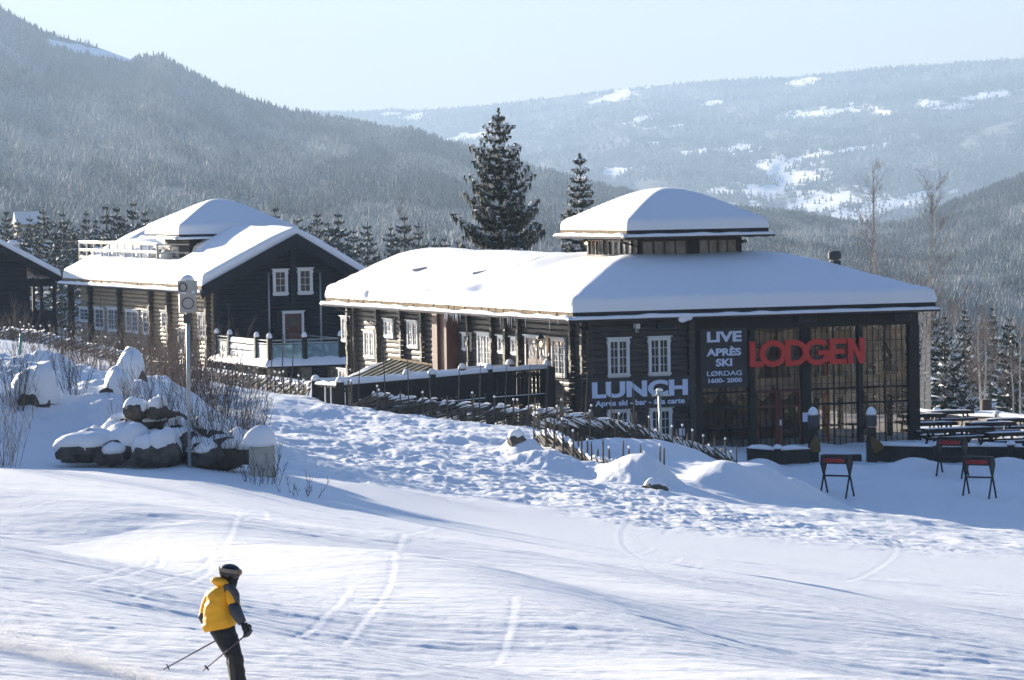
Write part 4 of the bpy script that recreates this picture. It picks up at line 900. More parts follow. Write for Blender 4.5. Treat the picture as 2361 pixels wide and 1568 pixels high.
# chimney on the far side of the ridge
cb_, ca_ = 8.7, 9.5; cz_ = float(lh_h(cb_, ca_))
P_ = LH.world(cb_, ca_, 0)
ch = MB(); ch.box((cb_ - .33, ca_ - .33, cz_ - .3), (cb_ + .33, ca_ + .33, cz_ + 2.0)); ch.box((cb_ - .39, ca_ - .39, cz_ + 2.0), (cb_ + .39, ca_ + .39, cz_ + 2.0)); co = ch.build('chimney', M['brick'], house)
cs = MB(); cs.blob((cb_ - .1, ca_, cz_ + 2.0), (.42, .4, .28), 10, 0, 2, .1, 0); cs.build('snow_cap', M['snow'], co, True)
# hipped tower
TB0, TB1, TA0, TA1 = 2.0, 9.1, 11.0, 17.9; HZE = at(412, 552, 236.0)[2] - c1[2]
def ht_h(b, a):
    b = np.asarray(b, float); a = np.asarray(a, float); hb = np.minimum(np.minimum(b - TB0, TB1 - b), np.minimum(a - TA0, TA1 - a)) * .53
    k = .19; tp = 1.62; return HZE + .28 + tp - np.logaddexp(0, (tp - hb) / k) * k
w_ = .95; tz0 = 0.6
tt = MB(); tt.box((TB0 + w_, TA0 + w_, tz0), (TB1 - w_, TA1 - w_, HZE + .1)); tt.build('tower_wall', M['dark_wood'], house)
deck('tower_roof', house, (TB0 + .1, TB1 - .1, TA0 + .1, TA1 - .1), ht_h, .14, M['dark_wood'], 14)
roof_snow('tower_snow', house, (TB0, TB1, TA0, TA1), ht_h, .50, .4, .18, 501, .02)
f_ = MB(); f_.box((TB0 + .02, TA0 + .02, HZE + .12), (TB1 - .02, TA0 + .1, HZE + .28)); f_.box((TB0 + .1, TA0 + .1, HZE + .04), (TB1 - .1, TA1 - .1, HZE + .10)); f_.build('fascia', M['dark_wood'], house)
gs = MB(); snow_strip(gs, (TB0 - .16, TA0 - .2, HZE), (TB0 - .16, TA1 + .2, HZE), .36, .19, 33, .04); snow_strip(gs, (TB0 - .2, TA0 - .16, HZE), (TB1 + .2, TA0 - .16, HZE), .34, .14, 35, .03); gs.build('gutter_snow', M['snow'], house, True)
for (x0, x1) in ((360, 380), (384, 396), (399, 414)):
    T_ = TL(TB0 + w_); u1, zt = LH.left(x0, 568, TB0 + w_); u0, zb = LH.left(x1, 601, TB0 + w_); u0 = max(u0, TA0 + w_ + .1)
    window(u0, u1, zb, zt, T_, house, .02, cols=3, rows=3, halves=1, pane='pane_bright')
# roof terrace with timber railing on the left slope
dk = MB(); rz0 = None
A = [(182, 557), (416, 573)]
ra1, rzt = LH.left(183, 557, 1.7); ra0, rzt2 = LH.left(362, 566, 1.7); zr = (rzt + rzt2) / 2
zb_ = LH.left(183, 600, 1.7)[1]
ra0_ = ra0 - 0; rl = MB()
for zz in (0, -.48, -.95): rl.beam((1.7, ra0, zr + zz), (1.7, ra1, zr + zz), .09, .12)
rl.beam((1.7, ra1, zr), (4.6, ra1, zr), .09, .12); rl.beam((1.7, ra1, zr - .48), (4.6, ra1, zr - .48), .09, .12)
rl.beam((1.7, ra0, zr), (2.9, ra0 - 2.6, zr), .06, .08); rl.beam((1.7, ra0, zr - .48), (2.9, ra0 - 2.6, zr - .48), .06, .08)
n = 10
ro = rl.build('terrace_railing', M['plastic'], house)
for i in range(n + 1):
    a_ = ra0 + (ra1 - ra0) * i / n; p = MB(); p.box((1.65, a_ - .05, zr - 1.15), (1.75, a_ + .05, zr - .06)); p.build('post', M['plastic'], ro)
rs = MB(); snow_strip(rs, (1.7, ra0, zr + .06), (1.7, ra1 + .3, zr + .06), .13, .08, 43, .01); snow_strip(rs, (1.7, ra0, zr - .42), (1.7, ra1, zr - .42), .11, .05, 44, .01); snow_strip(rs, (1.7, ra0, zr - .9), (1.7, ra1, zr - .9), .11, .05, 45, .01); rs.build('railing_snow', M['snow'], ro, True)
sn = MB(); rnd = random.Random(17)
for i in range(7): sn.blob((2.6, ra0 + 1 + i * (ra1 - ra0 - 2) / 6, zr - .78), (.5, .55, .5), 10, 0, i, .15)
sn.blob((3.6, (ra0 + ra1) / 2 + 1.5, zr - .55), (1.3, 4.6, .85), 16, 0, 4, .12)
sn.build('terrace_snow', M['snow'], house, True)
# balcony towards the slope
bz = at(625, 850, 216.7)[2] - c1[2]; B0, B1, A1_, A0_ = HWL, HWL + 4.1, HWF, HWF - 9.8
bd = MB(); bd.box((B0 - .25, A0_ - .25, bz), (B1 + .3, A1_ - .1, bz + .12)); bal = bd.build('balcony', M['dark_wood'], house)
# sloping snow skirt around the deck
sk = MB(); o_ = [(B0 - .45, A1_ - .1), (B0 - .45, A0_ - .45), (B1 + .5, A0_ - .45), (B1 + .5, A1_ - .1)]; i_ = [(B0 + .25, A1_ - .1), (B0 + .25, A0_ + .25), (B1 - .2, A0_ + .25), (B1 - .2, A1_ - .1)]
rnd = random.Random(6)
for k in range(3):
    n = 24; ring = []
    for j in range(n + 1):
        t = j / n; ox = o_[k][0] + (o_[k+1][0] - o_[k][0]) * t; oy = o_[k][1] + (o_[k+1][1] - o_[k][1]) * t; ix = i_[k][0] + (i_[k+1][0] - i_[k][0]) * t; iy = i_[k][1] + (i_[k+1][1] - i_[k][1]) * t
        hz_ = .52 + .16 * float(vnoise(j * .4, k * 3.1, 61)); ring += [(ox, oy, bz + .1), (ox, oy, bz + .18), ((ox * 2 + ix) / 3, (oy * 2 + iy) / 3, bz + .18 + hz_ * .45), ((ox + ix * 2) / 3, (oy + iy * 2) / 3, bz + .12 + hz_ * .85), (ix, iy, bz + .12 + hz_)]
    sk.add(ring, [(j*5+q, j*5+q+1, (j+1)*5+q+1, (j+1)*5+q) for j in range(n) for q in range(4)])
sk.add([(B0 + .25, A1_ - .1, bz + .5), (B0 + .25, A0_ + .25, bz + .5), (B1 - .2, A0_ + .25, bz + .5), (B1 - .2, A1_ - .1, bz + .5)], [(0, 1, 2, 3)])
sk.build('deck_snow', M['snow'], bal, True)
zt_ = bz + 1.62
pp = [(B0, A1_ - .4), (B0, A1_ - 2.8), (B0, A0_ + 2.2), (B0, A0_), (B0 + 2.0, A0_), (B1, A0_)]
for (b_, a_) in pp:
    p = MB(); p.box((b_ - .13, a_ - .13, bz + .2), (b_ + .13, a_ + .13, zt_)); po = p.build('post', M['dark_wood'], bal); p = MB(); p.blob((b_, a_, zt_ + .02), (.17, .17, .3), 10, 0, int(a_), .05, 0); p.build('snow_cap', M['snow'], po, True)
rl = MB()
for (p, q) in zip(pp[:-1], pp[1:]):
    for zz in (-.12, -.30): rl.beam((p[0], p[1], zt_ + zz), (q[0], q[1], zt_ + zz), .06, .06)
rl.beam((B1, A0_, zt_ - .12), (B1, A1_ - .4, zt_ - .12), .06, .06); rl.build('handrail', M['steel'], bal)
gp = MB()
for (p, q) in ((pp[0], pp[1]), (pp[2], pp[3]), (pp[3], pp[4]), (pp[4], pp[5]), (pp[5], (B1, A1_ - .4))):
    gp.beam((p[0], p[1], zt_ - .8), (q[0], q[1], zt_ - .8), .015, .85)
gp.build('glass_panel', M['rail_glass'], bal)
wr = MB()
for zz in (-.25, -.6, -.95): snow_strip(wr, (pp[1][0], pp[1][1], zt_ + zz - .14), (pp[2][0], pp[2][1], zt_ + zz - .14), .12, .28, 7, .01)
wr.build('rail_snow', M['snow'], bal)
for (b_, a_) in ((B0 + .3, A0_ + .3), (B0 + .3, A0_ + 2.6), (B0 + .3, A0_ + 5.5), (B1 - .3, A0_ + .3), (B0 + 2.1, A0_ + .3)):
    p = MB(); p.box((b_ - .3, a_ - .3, bz - 2.2), (b_ + .3, a_ + .3, bz)); p.build('stone_pillar', M['stone'], bal)
p = MB(); p.box((B0 + 1.0, A1_ - 1.2, bz - 2.2), (B1 - .2, A1_ - 1.0, bz)); p.build('under_wall', M['stone'], bal)

# ================================================================ the dark barn at the left edge and the far roof among the trees
c2 = at(141, 642, 262.0); BN = Frame(c2); barn = BN.root('dark_gabled_house')
tag(barn, 'blue-black wooden house cut by the left edge, one snowy roof slope facing right', 'house')
BW = 12.5; BH = BW / 2 * .54
def bn_h(b, a): return .15 + BH - np.abs(np.asarray(b, float) + BW / 2) * (BH / (BW / 2)) + 0 * np.asarray(a, float)
def TBN(u, w, z): return (u, .8 - w, z)
logwall(-BW + .9, -2.1, -4.8, BH, TBN, barn, M['dark_blue'], h=.3, depth=.03, top=lambda u: BH - abs(u + BW / 2) * BH / (BW / 2), seed=31)
m_ = MB(); m_.box((-BW + .9, 1.0, -4.8), (-2.2, 12, .6)); m_.build('rear_wall', M['dark_blue'], barn)
m_ = MB()
for u in (-2.0, -1.1, -.25): m_.box((u - .09, .8, -4.8), (u + .09, 1.0, -.02)); m_.box((u - .09, 6, -4.8), (u + .09, 6.2, -.02))
m_.box((-2.1, .82, -3.6), (-.2, .98, -2.1)); m_.box((-2.1, .82, -.5), (-.2, .98, 0)); m_.box((-2.1, .9, -.2), (-.2, 6.1, -.1)); m_.build('porch', M['dark_blue'], barn)
deck('roof', barn, (-BW, 0, 0, 13), bn_h, .16, M['dark_blue'], 14); roof_snow('roof_snow', barn, (-BW - .02, .02, .05, 13), bn_h, .42, .3, .3, 601, .03)
bb = MB(); bb.add([(.05, -.06, .1), (-BW/2, -.06, BH + .15), (-BW/2, -.06, BH - .35), (.05, -.06, -.38), (.05, .06, .1), (-BW/2, .06, BH + .15), (-BW/2, .06, BH - .35), (.05, .06, -.38)], [(0,1,2,3),(7,6,5,4),(0,4,5,1),(3,2,6,7),(0,3,7,4)]); bb.build('bargeboard', M['dark_blue'], barn)
ch = MB(); cbx = (BN.front(30, 560, 6))[0]; cz_ = float(bn_h(cbx, 0)); ch.box((cbx - .35, 5.6, cz_ - .2), (cbx + .35, 6.4, cz_ + 1.2)); co = ch.build('chimney', M['brick'], barn); cs = MB(); cs.blob((cbx, 6, cz_ + 1.2), (.45, .45, .3), 10, 0, 3, .08, 0); cs.build('snow_cap', M['snow'], co, True)

p_ = at(62, 497, 760); fh = empty('snow_roofed_cabin', p_, .35); fh.scale = (.5, .5, .8)
tag(fh, 'small cabin roof white with snow among the spruces at far left', 'cabin')
m_ = MB(); m_.add([(-5, -3, -2), (5, -3, -2), (5, 0, 1.0), (-5, 0, 1.0), (5, 3, -2), (-5, 3, -2)], [(0,1,2,3),(3,2,4,5),(0,3,5),(1,4,2)]); m_.build('roof_snow', M['snow'], fh)
m_ = MB(); m_.box((-4.6, -2.4, -7), (4.6, 2.4, -1.9)); m_.build('wall', M['log_brown'], fh)
# ---------------------------------------------------------------- trees
def tree_root(name, loc, rz, label, group=None, cat='tree'):
    return tag(empty(name, loc, rz), label, cat, group)
def spruce_meshes(seed, h=10.0, r=2.1, whorls=17, nb=7, snow=.4, full=1.0):
    """crown of overlapping drooping sprays round a tapered trunk; origin at the foot"""
    rnd = random.Random(seed); tr = MB(); cr = MB()
    tr.tube([(0, 0, -.5), (0, 0, h * .5), (.05, 0, h * .98)], [h * .014, h * .009, .02], 7)
    for k in range(whorls):
        t = (k + rnd.random() * .6) / whorls; z = h * (.07 + .91 * t); L0 = r * (1 - t) ** .82 * rnd.uniform(.78, 1.15) + .12
        for i in range(nb):
            a = 6.283 * (i + rnd.random() * .7) / nb + k; L = L0 * rnd.uniform(.65, 1.2); ca, sa = math.cos(a), math.sin(a)
            dz = -.26 * L * (1 - t) + .30 * L * t; n = 3 if L > .9 else 2
            for j in range(n):
                f0 = j / n * .85; f1 = min(1.0, (j + 1.35) / n); wdt = L * .26 * (1 - .45 * f0) * rnd.uniform(.8, 1.2) + .05; off = rnd.uniform(-.12, .12) * L
                def P(f, s, d): return (ca * L * f - sa * (s + off * f), sa * L * f + ca * (s + off * f), z + dz * f + .13 * L * f * f * 1.4 - d)
                m_ = 1 if rnd.random() < snow else 0; fm_ = (f0 + f1) / 2; dr = wdt * rnd.uniform(.5, .9)
                v = [P(f0, 0, 0), P(fm_, wdt, dr), P(f1, 0, -.0), P(fm_, -wdt, dr)]
                cr.add([v[0], v[1], v[2]], [(0, 1, 2)], m_); cr.add([v[0], v[2], v[3]], [(0, 1, 2)], m_ if rnd.random() < .7 else 0)
                hg = rnd.uniform(.2, .5) * (wdt + .2); cr.add([P(f0, 0, .02), P(f1 * .96, 0, .02), P(fm_, rnd.uniform(-.1, .1), hg + .1)], [(0, 1, 2)], 0)
    return tr.data('trunk', M['bark']), cr.data('crown', [M['needle'], M['snow']])
SPR = [spruce_meshes(900 + i, 10, rnd_r, wh, 9, sn) for i, (rnd_r, wh, sn) in enumerate([(2.3, 20, .42), (2.0, 20, .5), (2.6, 19, .36), (2.2, 21, .55), (2.5, 20, .3), (1.8, 19, .48), (2.8, 20, .42), (2.1, 18, .6)])]
def put_spruce(loc, h, k, rz, label, group, wide=1.0):
    r_ = tree_root('spruce_tree', loc, rz, label, group); s = h / 10
    for nm, me in zip(('trunk', 'crown'), SPR[k]):
        o = bpy.data.objects.new(nm, me); o.scale = (s * wide, s * wide, s); link(o, r_)
    return r_
def birch_meshes(seed, h=9.0, spread=.33, levels=3, dens=1.0, thick=1.0):
    rnd = random.Random(seed); tr = MB(); tw = MB(); lean = rnd.uniform(-.03, .03)
    pts = [Vector((lean * h * t + .06 * math.sin(t * 5 + seed), .05 * math.cos(t * 4), -.3 + (h + .3) * t)) for t in np.linspace(0, 1, 9)]
    tr.tube(pts, [max(.012, h * .0125 * thick * (1 - t) ** .8 + .01) for t in np.linspace(0, 1, 9)], 7)
    def grow(p, d, L, r, lev):
        n = 4; q = [p.copy()]; dd = d.copy()
        for i in range(n):
            dd = (dd + Vector((rnd.uniform(-.16, .16), rnd.uniform(-.16, .16), rnd.uniform(-.02, .12) if lev < 2 else rnd.uniform(-.22, .05)))).normalized(); q.append(q[-1] + dd * (L / n))
        tw.tube(q, [max(.005, r * (1 - .8 * i / n)) for i in range(n + 1)], 3, 0, False)
        if lev < levels:
            for _ in range(int((5 if lev == 0 else 4) * dens)):
                i = rnd.randint(1, n - 1); b = q[i].lerp(q[i + 1], rnd.random()); nd = (dd + Vector((rnd.uniform(-.9, .9), rnd.uniform(-.9, .9), rnd.uniform(-.3, .5)))).normalized()
                grow(b, nd, L * rnd.uniform(.35, .6), r * .5, lev + 1)
    for k in range(int(26 * dens)):
        t = rnd.uniform(.22, .97); f = t * 8; i = min(7, int(f)); b = pts[i].lerp(pts[i + 1], f - i); a = rnd.uniform(0, 6.283); up = .75 + .8 * t
        d = Vector((math.cos(a), math.sin(a), up)).normalized(); grow(b, d, h * spread * (1.15 - .85 * t) * rnd.uniform(.6, 1.1), .0105 * h / 9, 0)
    return tr.data('trunk', M['birch']), tw.data('crown', M['twig'])
BIR = [birch_meshes(950 + i, 9.0, sp, 2, 1.0) for i, sp in enumerate([.34, .30, .4, .36])]
def put_birch(loc, h, k, rz, label, group, wide=1.0):
    r_ = tree_root('birch_tree', loc, rz, label, group); s = h / 9
    for nm, me in zip(('trunk', 'crown'), BIR[k]):
        o = bpy.data.objects.new(nm, me); o.scale = (s * wide, s * wide, s); link(o, r_)
    return r_
def sheet_point(px, Y):
    if Y <= NEAR_END: return on_ground(px, Y)
    t = .25 * math.log(Y / NEAR_END) / math.log(YM / NEAR_END) if Y < YM else .25
    return Vector(sheetA(np.array([px]), np.array([t]))[0])
# --- the belt of trees behind the two houses: one tree after another
rnd = random.Random(77)
GL = 'snow dusted spruces of the belt behind the log houses'; GR = 'spruces on the slope right of the lodge'; GBL = 'bare brown birches of the belt behind the log houses'; GBR = 'bare birches on the slope right of the lodge'
left_top = [(-60, 470), (20, 478), (45, 500), (105, 470), (130, 505), (165, 500), (205, 480), (250, 462), (275, 470), (312, 455), (340, 480), (380, 490), (560, 470), (600, 480), (640, 470), (690, 492), (735, 478), (785, 480), (850, 505), (905, 510), (935, 490), (968, 508), (1005, 540), (1030, 535), (1060, 545)]
for (px, py) in left_top + [(-20, 500), (75, 490), (92, 520), (150, 480), (185, 520), (225, 500), (240, 520), (290, 490), (300, 520), (325, 505), (150, 540), (60, 530), (620, 500), (720, 510), (760, 500), (820, 520)]:
    Y = rnd.uniform(480, 640); g = sheet_point(px, Y); top = at(px, py, Y)[2]; h = max(6, top - g[2])
    put_spruce(g, h, rnd.randrange(8), rnd.uniform(0, 6), 'tall snow dusted spruce standing in the front row of the belt behind the log houses', GL + ', front row', 1.25)
cnt = 0
while cnt < 120:
    px = rnd.uniform(-160, 1120); Y = rnd.uniform(560, 1450); top_px = 455 + 70 * (px > 450) + rnd.uniform(-25, 70) - 20 * (px < 300)
    if px > 560: top_px += (px - 560) * .06
    g = sheet_point(px, Y); h = at(px, top_px, Y)[2] - g[2]
    if h < 5: h = rnd.uniform(7, 11)
    h = min(h, 17)
    if rnd.random() < .62: put_spruce(g, h, rnd.randrange(8), rnd.uniform(0, 6), 'snow dusted spruce farther back in the belt behind the log houses', GL, 1.2)
    else: put_birch(g, h * .95, rnd.randrange(4), rnd.uniform(0, 6), 'bare brown birch among the spruces of the belt behind the log houses', GBL, 1.1)
    cnt += 1
# --- right of the lodge
for i, (px, Y, py, kind) in enumerate([(2145, 300, 640, 's'), (2180, 262, 722, 's'), (2200, 330, 700, 'b'), (2228, 300, 700, 's'), (2262, 270, 725, 'b'), (2290, 340, 690, 's'), (2330, 320, 720, 's'), (2350, 280, 760, 'b'), (2395, 300, 700, 's'), (2100, 420, 700, 's')]):
    g = sheet_point(px, Y); h = at(px, py, Y)[2] - g[2]
    if kind == 's': put_spruce(g, h, i % 8, i * 1.3, 'dark spruce with snow on its branches close behind the terrace, right of the lodge', 'dark spruces close behind the terrace', min(1.3, 8.5 / h * 1.1))
    else: put_birch(g, h, i % 4, i * 1.3, 'bare brown birch close behind the terrace, right of the lodge', 'bare birches close behind the terrace')
for i in range(110):
    px = rnd.uniform(1980, 2560); Y = 330 * (1450 / 330) ** rnd.random(); g = sheet_point(px, Y); h = rnd.uniform(7, 12)
    if rnd.random() < .6: put_spruce(g, h, rnd.randrange(8), rnd.uniform(0, 6), 'snow dusted spruce on the slope seen right of the lodge', GR, 1.1)
    else: put_birch(g, h, rnd.randrange(4), rnd.uniform(0, 6), 'bare birch on the slope seen right of the lodge', GBR, 1.2)
# --- the rest of the wood on the valley floor, too many to count
rng = np.random.default_rng(15); n = 9000
px_ = rng.uniform(-500, 2900, n); t_ = .25 * rng.uniform(.42, 1.02, n) ** .8; pts = sheetA(px_, t_)
fr = .42 + .8 * fbm(px_ * .01, t_ * 30, 301, 3, .6)
k = rng.uniform(0, 1, n) < .75 + 1.2 * fbm(px_ * .02, t_ * 40, 302, 3, .6); k &= ~((px_ > 2180) & (t_ < .25 * .45))
tag(forest_mesh('valley_floor_wood', pts[k], rng.uniform(6, 10, k.sum()), np.clip(fr[k], 0, 1), M['fn'], 8, tiers=9, sides=8, wide=.95), kind='stuff')

# --- the two old spruces behind the lodge
def old_spruce(name, foot, h, prof, seed, label, whorls=26):
    rnd = random.Random(seed); root = tree_root(name, foot, 0, label); tr = MB(); cr = MB(); sn = MB()
    tr.tube([(0, 0, -1), (0, 0, h * .35), (.06, 0, h * .7), (.03, 0, h)], [h * .0165, h * .013, h * .008, .015], 9); tr.build('trunk', M['bark'], root, True)
    br = MB()
    for k in range(whorls):
        t = .05 + .94 * (k + .5 * rnd.random()) / whorls; z = h * t; nb = 8 if t < .85 else 5
        Lw = np.interp(t, [p[0] for p in prof], [p[1] for p in prof]) * rnd.uniform(.8, 1.12)
        for i in range(nb):
            a = 6.283 * (i + rnd.uniform(-.3, .3)) / nb + k * .7; L = Lw * rnd.uniform(.55, 1.15); ca, sa = math.cos(a), math.sin(a); n = max(3, int(L / .115)); q = []
            sag = -.34 * (1 - t) + .05 * t; tip = .26 + .28 * t
            for j in range(n + 1):
                f = j / n; q.append(Vector((ca * L * f, sa * L * f, z + L * (sag * f * 1.0 + tip * f * f * f) + rnd.uniform(-.02, .02))))
            br.tube(q[::max(1, n // 4)] + [q[-1]], [.035 * (1 - .8 * x) * (L / 2.5) + .008 for x in np.linspace(0, 1, len(q[::max(1, n // 4)]) + 1)], 4, 0, False)
            for j in range(n + 1):
                f = j / n
                if f < .16 and rnd.random() < .7: continue
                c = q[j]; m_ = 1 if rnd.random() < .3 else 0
                for s_ in (-1, 1):
                    ll = (.22 + .55 * L * .25 * (1 - abs(f - .55))) * rnd.uniform(.7, 1.3); ang = a + s_ * rnd.uniform(.5, 1.2)
                    e = c + Vector((math.cos(ang) * ll, math.sin(ang) * ll, rnd.uniform(-.18, .04) * ll)); side = Vector((-math.sin(ang), math.cos(ang), 0)) * ll * .22
                    mid = (c + e) / 2
                    cr.add([c, mid + side, e, mid - side], [(0, 1, 2, 3)], m_)
                    for _ in range(3):                       # hanging curtains of twigs
                        b = c.lerp(e, rnd.uniform(.1, 1)); dn = rnd.uniform(.15, .30 + .28 * min(1, L / 2)) * (1.15 - .5 * t); w_ = rnd.uniform(.04, .09); dr = Vector((math.cos(ang + 1.2), math.sin(ang + 1.2), 0)) * w_
                        cr.add([b - dr, b + dr, b + Vector((rnd.uniform(-.04, .04), rnd.uniform(-.04, .04), -dn))], [(0, 1, 2)], m_)
                if rnd.random() < .42 + .3 * f:
                    w_ = rnd.uniform(.07, .15); sn.blob(c + Vector((0, 0, .03)), (w_ * 1.3, w_ * 1.1, w_ * .6), 5, 0, rnd.randrange(999), .2)
    for _ in range(40):
        a = rnd.uniform(0, 6.28); z = h * rnd.uniform(.94, 1.0); L = .25 * (h - z) + .1; c = Vector((0, 0, z)); e = c + Vector((math.cos(a) * L, math.sin(a) * L, L * 1.3)); sd = Vector((-math.sin(a), math.cos(a), 0)) * .05; cr.add([c, c.lerp(e, .5) + sd, e, c.lerp(e, .5) - sd], [(0, 1, 2, 3)])
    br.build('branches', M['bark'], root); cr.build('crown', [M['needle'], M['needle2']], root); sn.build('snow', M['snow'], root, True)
    return root
Yt = 236.0; ft = on_ground(1160, Yt); tp = at(1158, 252, Yt)
old_spruce('old_spruce', ft, tp[2] - ft[2], [(0, 2.9), (.3, 2.75), (.42, 2.55), (.55, 2.3), (.66, 2.0), (.78, 1.55), (.88, 1.05), (.94, .6), (1, .08)], 42, 'tall old spruce with drooping branches behind the lodge roof, the bigger of the two', 34)
Yt = 262.0; ft = on_ground(1345, Yt); tp = at(1348, 355, Yt)
old_spruce('old_spruce', ft, tp[2] - ft[2], [(0, 2.3), (.4, 1.9), (.6, 1.35), (.75, 1.05), (.88, .75), (.95, .38), (1, .07)], 43, 'slimmer lower spruce just left of the lantern tower, behind the lodge', 26)
# --- birches right behind the lodge
def own_birch(px, Y, pytop, seed, label, spread=.33, dens=1.3, levels=2, foot_px=None, thick=1.0):
    g = on_ground(px, Y); h = at(px, pytop, Y)[2] - g[2]; r_ = tree_root('birch_tree', g, 0, label)
    for nm, me in zip(('trunk', 'crown'), birch_meshes(seed, h, spread, levels, dens, thick)): link(bpy.data.objects.new(nm, me), r_)
own_birch(2030, 236, 375, 21, 'tall slender bare birch rising highest behind the right slope of the lodge roof', .22, 1.15)
own_birch(2140, 228, 430, 22, 'wide bare birch beside the taller one behind the right end of the lodge roof', .30, 1.3)
own_birch(2126, 212, 640, 23, 'pale birch trunk standing close to the glazed corner of the lodge', .22, .7, thick=1.9)
own_birch(2270, 222, 730, 24, 'brushy bare birch growing from a dark stump beyond the terrace', .34, 1.4)
own_birch(2335, 226, 800, 25, 'thin young birch near the right edge beyond the terrace', .3, 1.0)
own_birch(935, 560, 465, 26, 'bare birch rising above the belt of spruces left of the old spruce', .26, 1.2)
g = on_ground(2275, 212); m_ = MB(); m_.tube([g + Vector((0, 0, -.3)), g + Vector((0, 0, 1.0))], [.32, .27], 12); tag(m_.build('tree_stump', M['bark'], None, True), 'thick dark stump in the snow beyond the terrace tables', 'stump')
# --- grove outside the frame on the right that the hall windows mirror
rnd = random.Random(31)
for i in range(34):
    a = rnd.uniform(-.35, .35); d = rnd.uniform(26, 62); X = 12 + d * math.cos(-.74 + a); Y = 178 + d * math.sin(-.74 + a); g = Vector((X, Y, gz(X, Y)))
    if X / Y < .16: continue
    if i % 2: put_birch(g, rnd.uniform(7, 11), i % 4, i, 'bare birch of the grove to the right of the ski racks', 'grove to the right of the ski racks', 1.2)
    else: put_spruce(g, rnd.uniform(7, 11), i % 8, i, 'spruce of the grove to the right of the ski racks', 'spruces to the right of the ski racks', 1.2)

# ---------------------------------------------------------------- bare shrubs
def shrub(loc, h, n, seed, mat, label, spread=.5, name='bare_shrub', r=.008, sub=5, lean=(0, 0)):
    rnd = random.Random(seed); mb = MB()
    for i in range(n):
        a = rnd.uniform(0, 6.283); rr_ = rnd.uniform(0, spread); b = Vector((math.cos(a) * rr_, math.sin(a) * rr_, -.15)); d = Vector((math.cos(a) * .28 + lean[0] + rnd.uniform(-.2, .2), math.sin(a) * .28 + lean[1] + rnd.uniform(-.2, .2), 1)).normalized()
        L = h * rnd.uniform(.5, 1.1); q = [b]; dd = d.copy()
        for k in range(5): dd = (dd + Vector((rnd.uniform(-.1, .1), rnd.uniform(-.1, .1), .03))).normalized(); q.append(q[-1] + dd * L / 5)
        mb.tube(q, [r * (1.3 - .2 * k) for k in range(6)], 3, 0, False)
        for _ in range(sub):
            k = rnd.randint(1, 4); p = q[k].lerp(q[k + 1], rnd.random()); nd = (dd + Vector((rnd.uniform(-.8, .8), rnd.uniform(-.8, .8), rnd.uniform(-.1, .5)))).normalized(); l2 = L * rnd.uniform(.12, .35); mid = p + nd * l2 * .5; e = p + (nd + Vector((0, 0, .25))).normalized() * l2
            mb.tube([p, mid, e], [r * .75, r * .6, r * .45], 3, 0, False)
            if rnd.random() < .6:
                n3 = (nd + Vector((rnd.uniform(-.8, .8), rnd.uniform(-.8, .8), .2))).normalized(); mb.tube([mid, mid + n3 * l2 * .5], [r * .5, r * .4], 3, 0, False)
    return tag(mb.build(name, mat, None, False, loc), label, 'shrub')
# ---------------------------------------------------------------- bridge to the upper entrance
def G(px, Y, dz=0): g = on_ground(px, Y); g.z += dz; return g
def V3(px, py, Y): return Vector(at(px, py, Y))
bp = [V3(784, 890, 172), V3(996, 872, 174), V3(1127, 860, 175.8), V3(1262, 851, 178.2)]; fp = [V3(728, 886, 176), V3(938, 872, 178.3), V3(1066, 859, 180), V3(1176, 849, 182.5)]
bridge = tag(empty('footbridge', bp[0] - Vector((0, 0, 1.4))), 'dark timber footbridge with snow topped board railings leading to the red door', 'footbridge')
inv = Matrix.Translation(-bridge.location)
def bl(p): return inv @ Vector(p)
def railing(pts, name, seed, h=1.15):
    ro = None; mb = MB(); sn = MB()
    for p, q in zip(pts[:-1], pts[1:]):
        p, q = bl(p), bl(q); mb.beam(p, q, .16, .07); mb.beam(p - Vector((0, 0, .22)), q - Vector((0, 0, .22)), .05, .12); mb.beam(p - Vector((0, 0, h)), q - Vector((0, 0, h)), .05, .14)
        L = (q - p).length; n = int(L / .235)
        for i in range(n):
            c = p.lerp(q, (i + .5) / n); d = (q - p).normalized() * .1; mb.add([c - d - Vector((0, 0, .05)), c + d - Vector((0, 0, .05)), c + d - Vector((0, 0, h + .02)), c - d - Vector((0, 0, h + .02))] + [v + Vector((0, -.03, 0)) for v in (c - d - Vector((0, 0, .05)), c + d - Vector((0, 0, .05)), c + d - Vector((0, 0, h + .02)), c - d - Vector((0, 0, h + .02)))], [(0,1,2,3),(7,6,5,4),(0,4,5,1),(1,5,6,2),(2,6,7,3),(3,7,4,0)])
        snow_strip(sn, p + Vector((0, 0, .035)), q + Vector((0, 0, .035)), .24, .19, seed, .05); snow_strip(sn, p - Vector((0, 0, h - .06)), q - Vector((0, 0, h - .06)), .07, .035, seed, .01)
    ro = mb.build('railing', M['dark_wood'], bridge); sn.build('railing_snow', M['snow'], ro, True)
    return ro
railing(bp, 'railing', 3); railing(fp, 'railing', 4)
for i, p in enumerate(bp + fp):
    b = bl(p); w = .17; foot = -1.75 if i in (0, 4) else -2.6
    m_ = MB(); m_.box((b.x - w, b.y - w, b.z + foot), (b.x + w, b.y + w, b.z + .16)); po = m_.build('post', M['dark_wood'], bridge)
    m_ = MB(); m_.blob((b.x, b.y, b.z + .16), (.2, .2, .27), 10, 0, i, .06, 0); m_.build('snow_cap', M['snow'], po, True)
m_ = MB()
for i in range(3):
    a, b_, c, d = [bl(v) - Vector((0, 0, 1.2)) for v in (bp[i], bp[i+1], fp[i+1], fp[i])]; e = Vector((0, 0, -.3)); m_.add([a, b_, c, d, a + e, b_ + e, c + e, d + e], [(0,1,2,3),(7,6,5,4),(0,4,5,1),(2,6,7,3)])
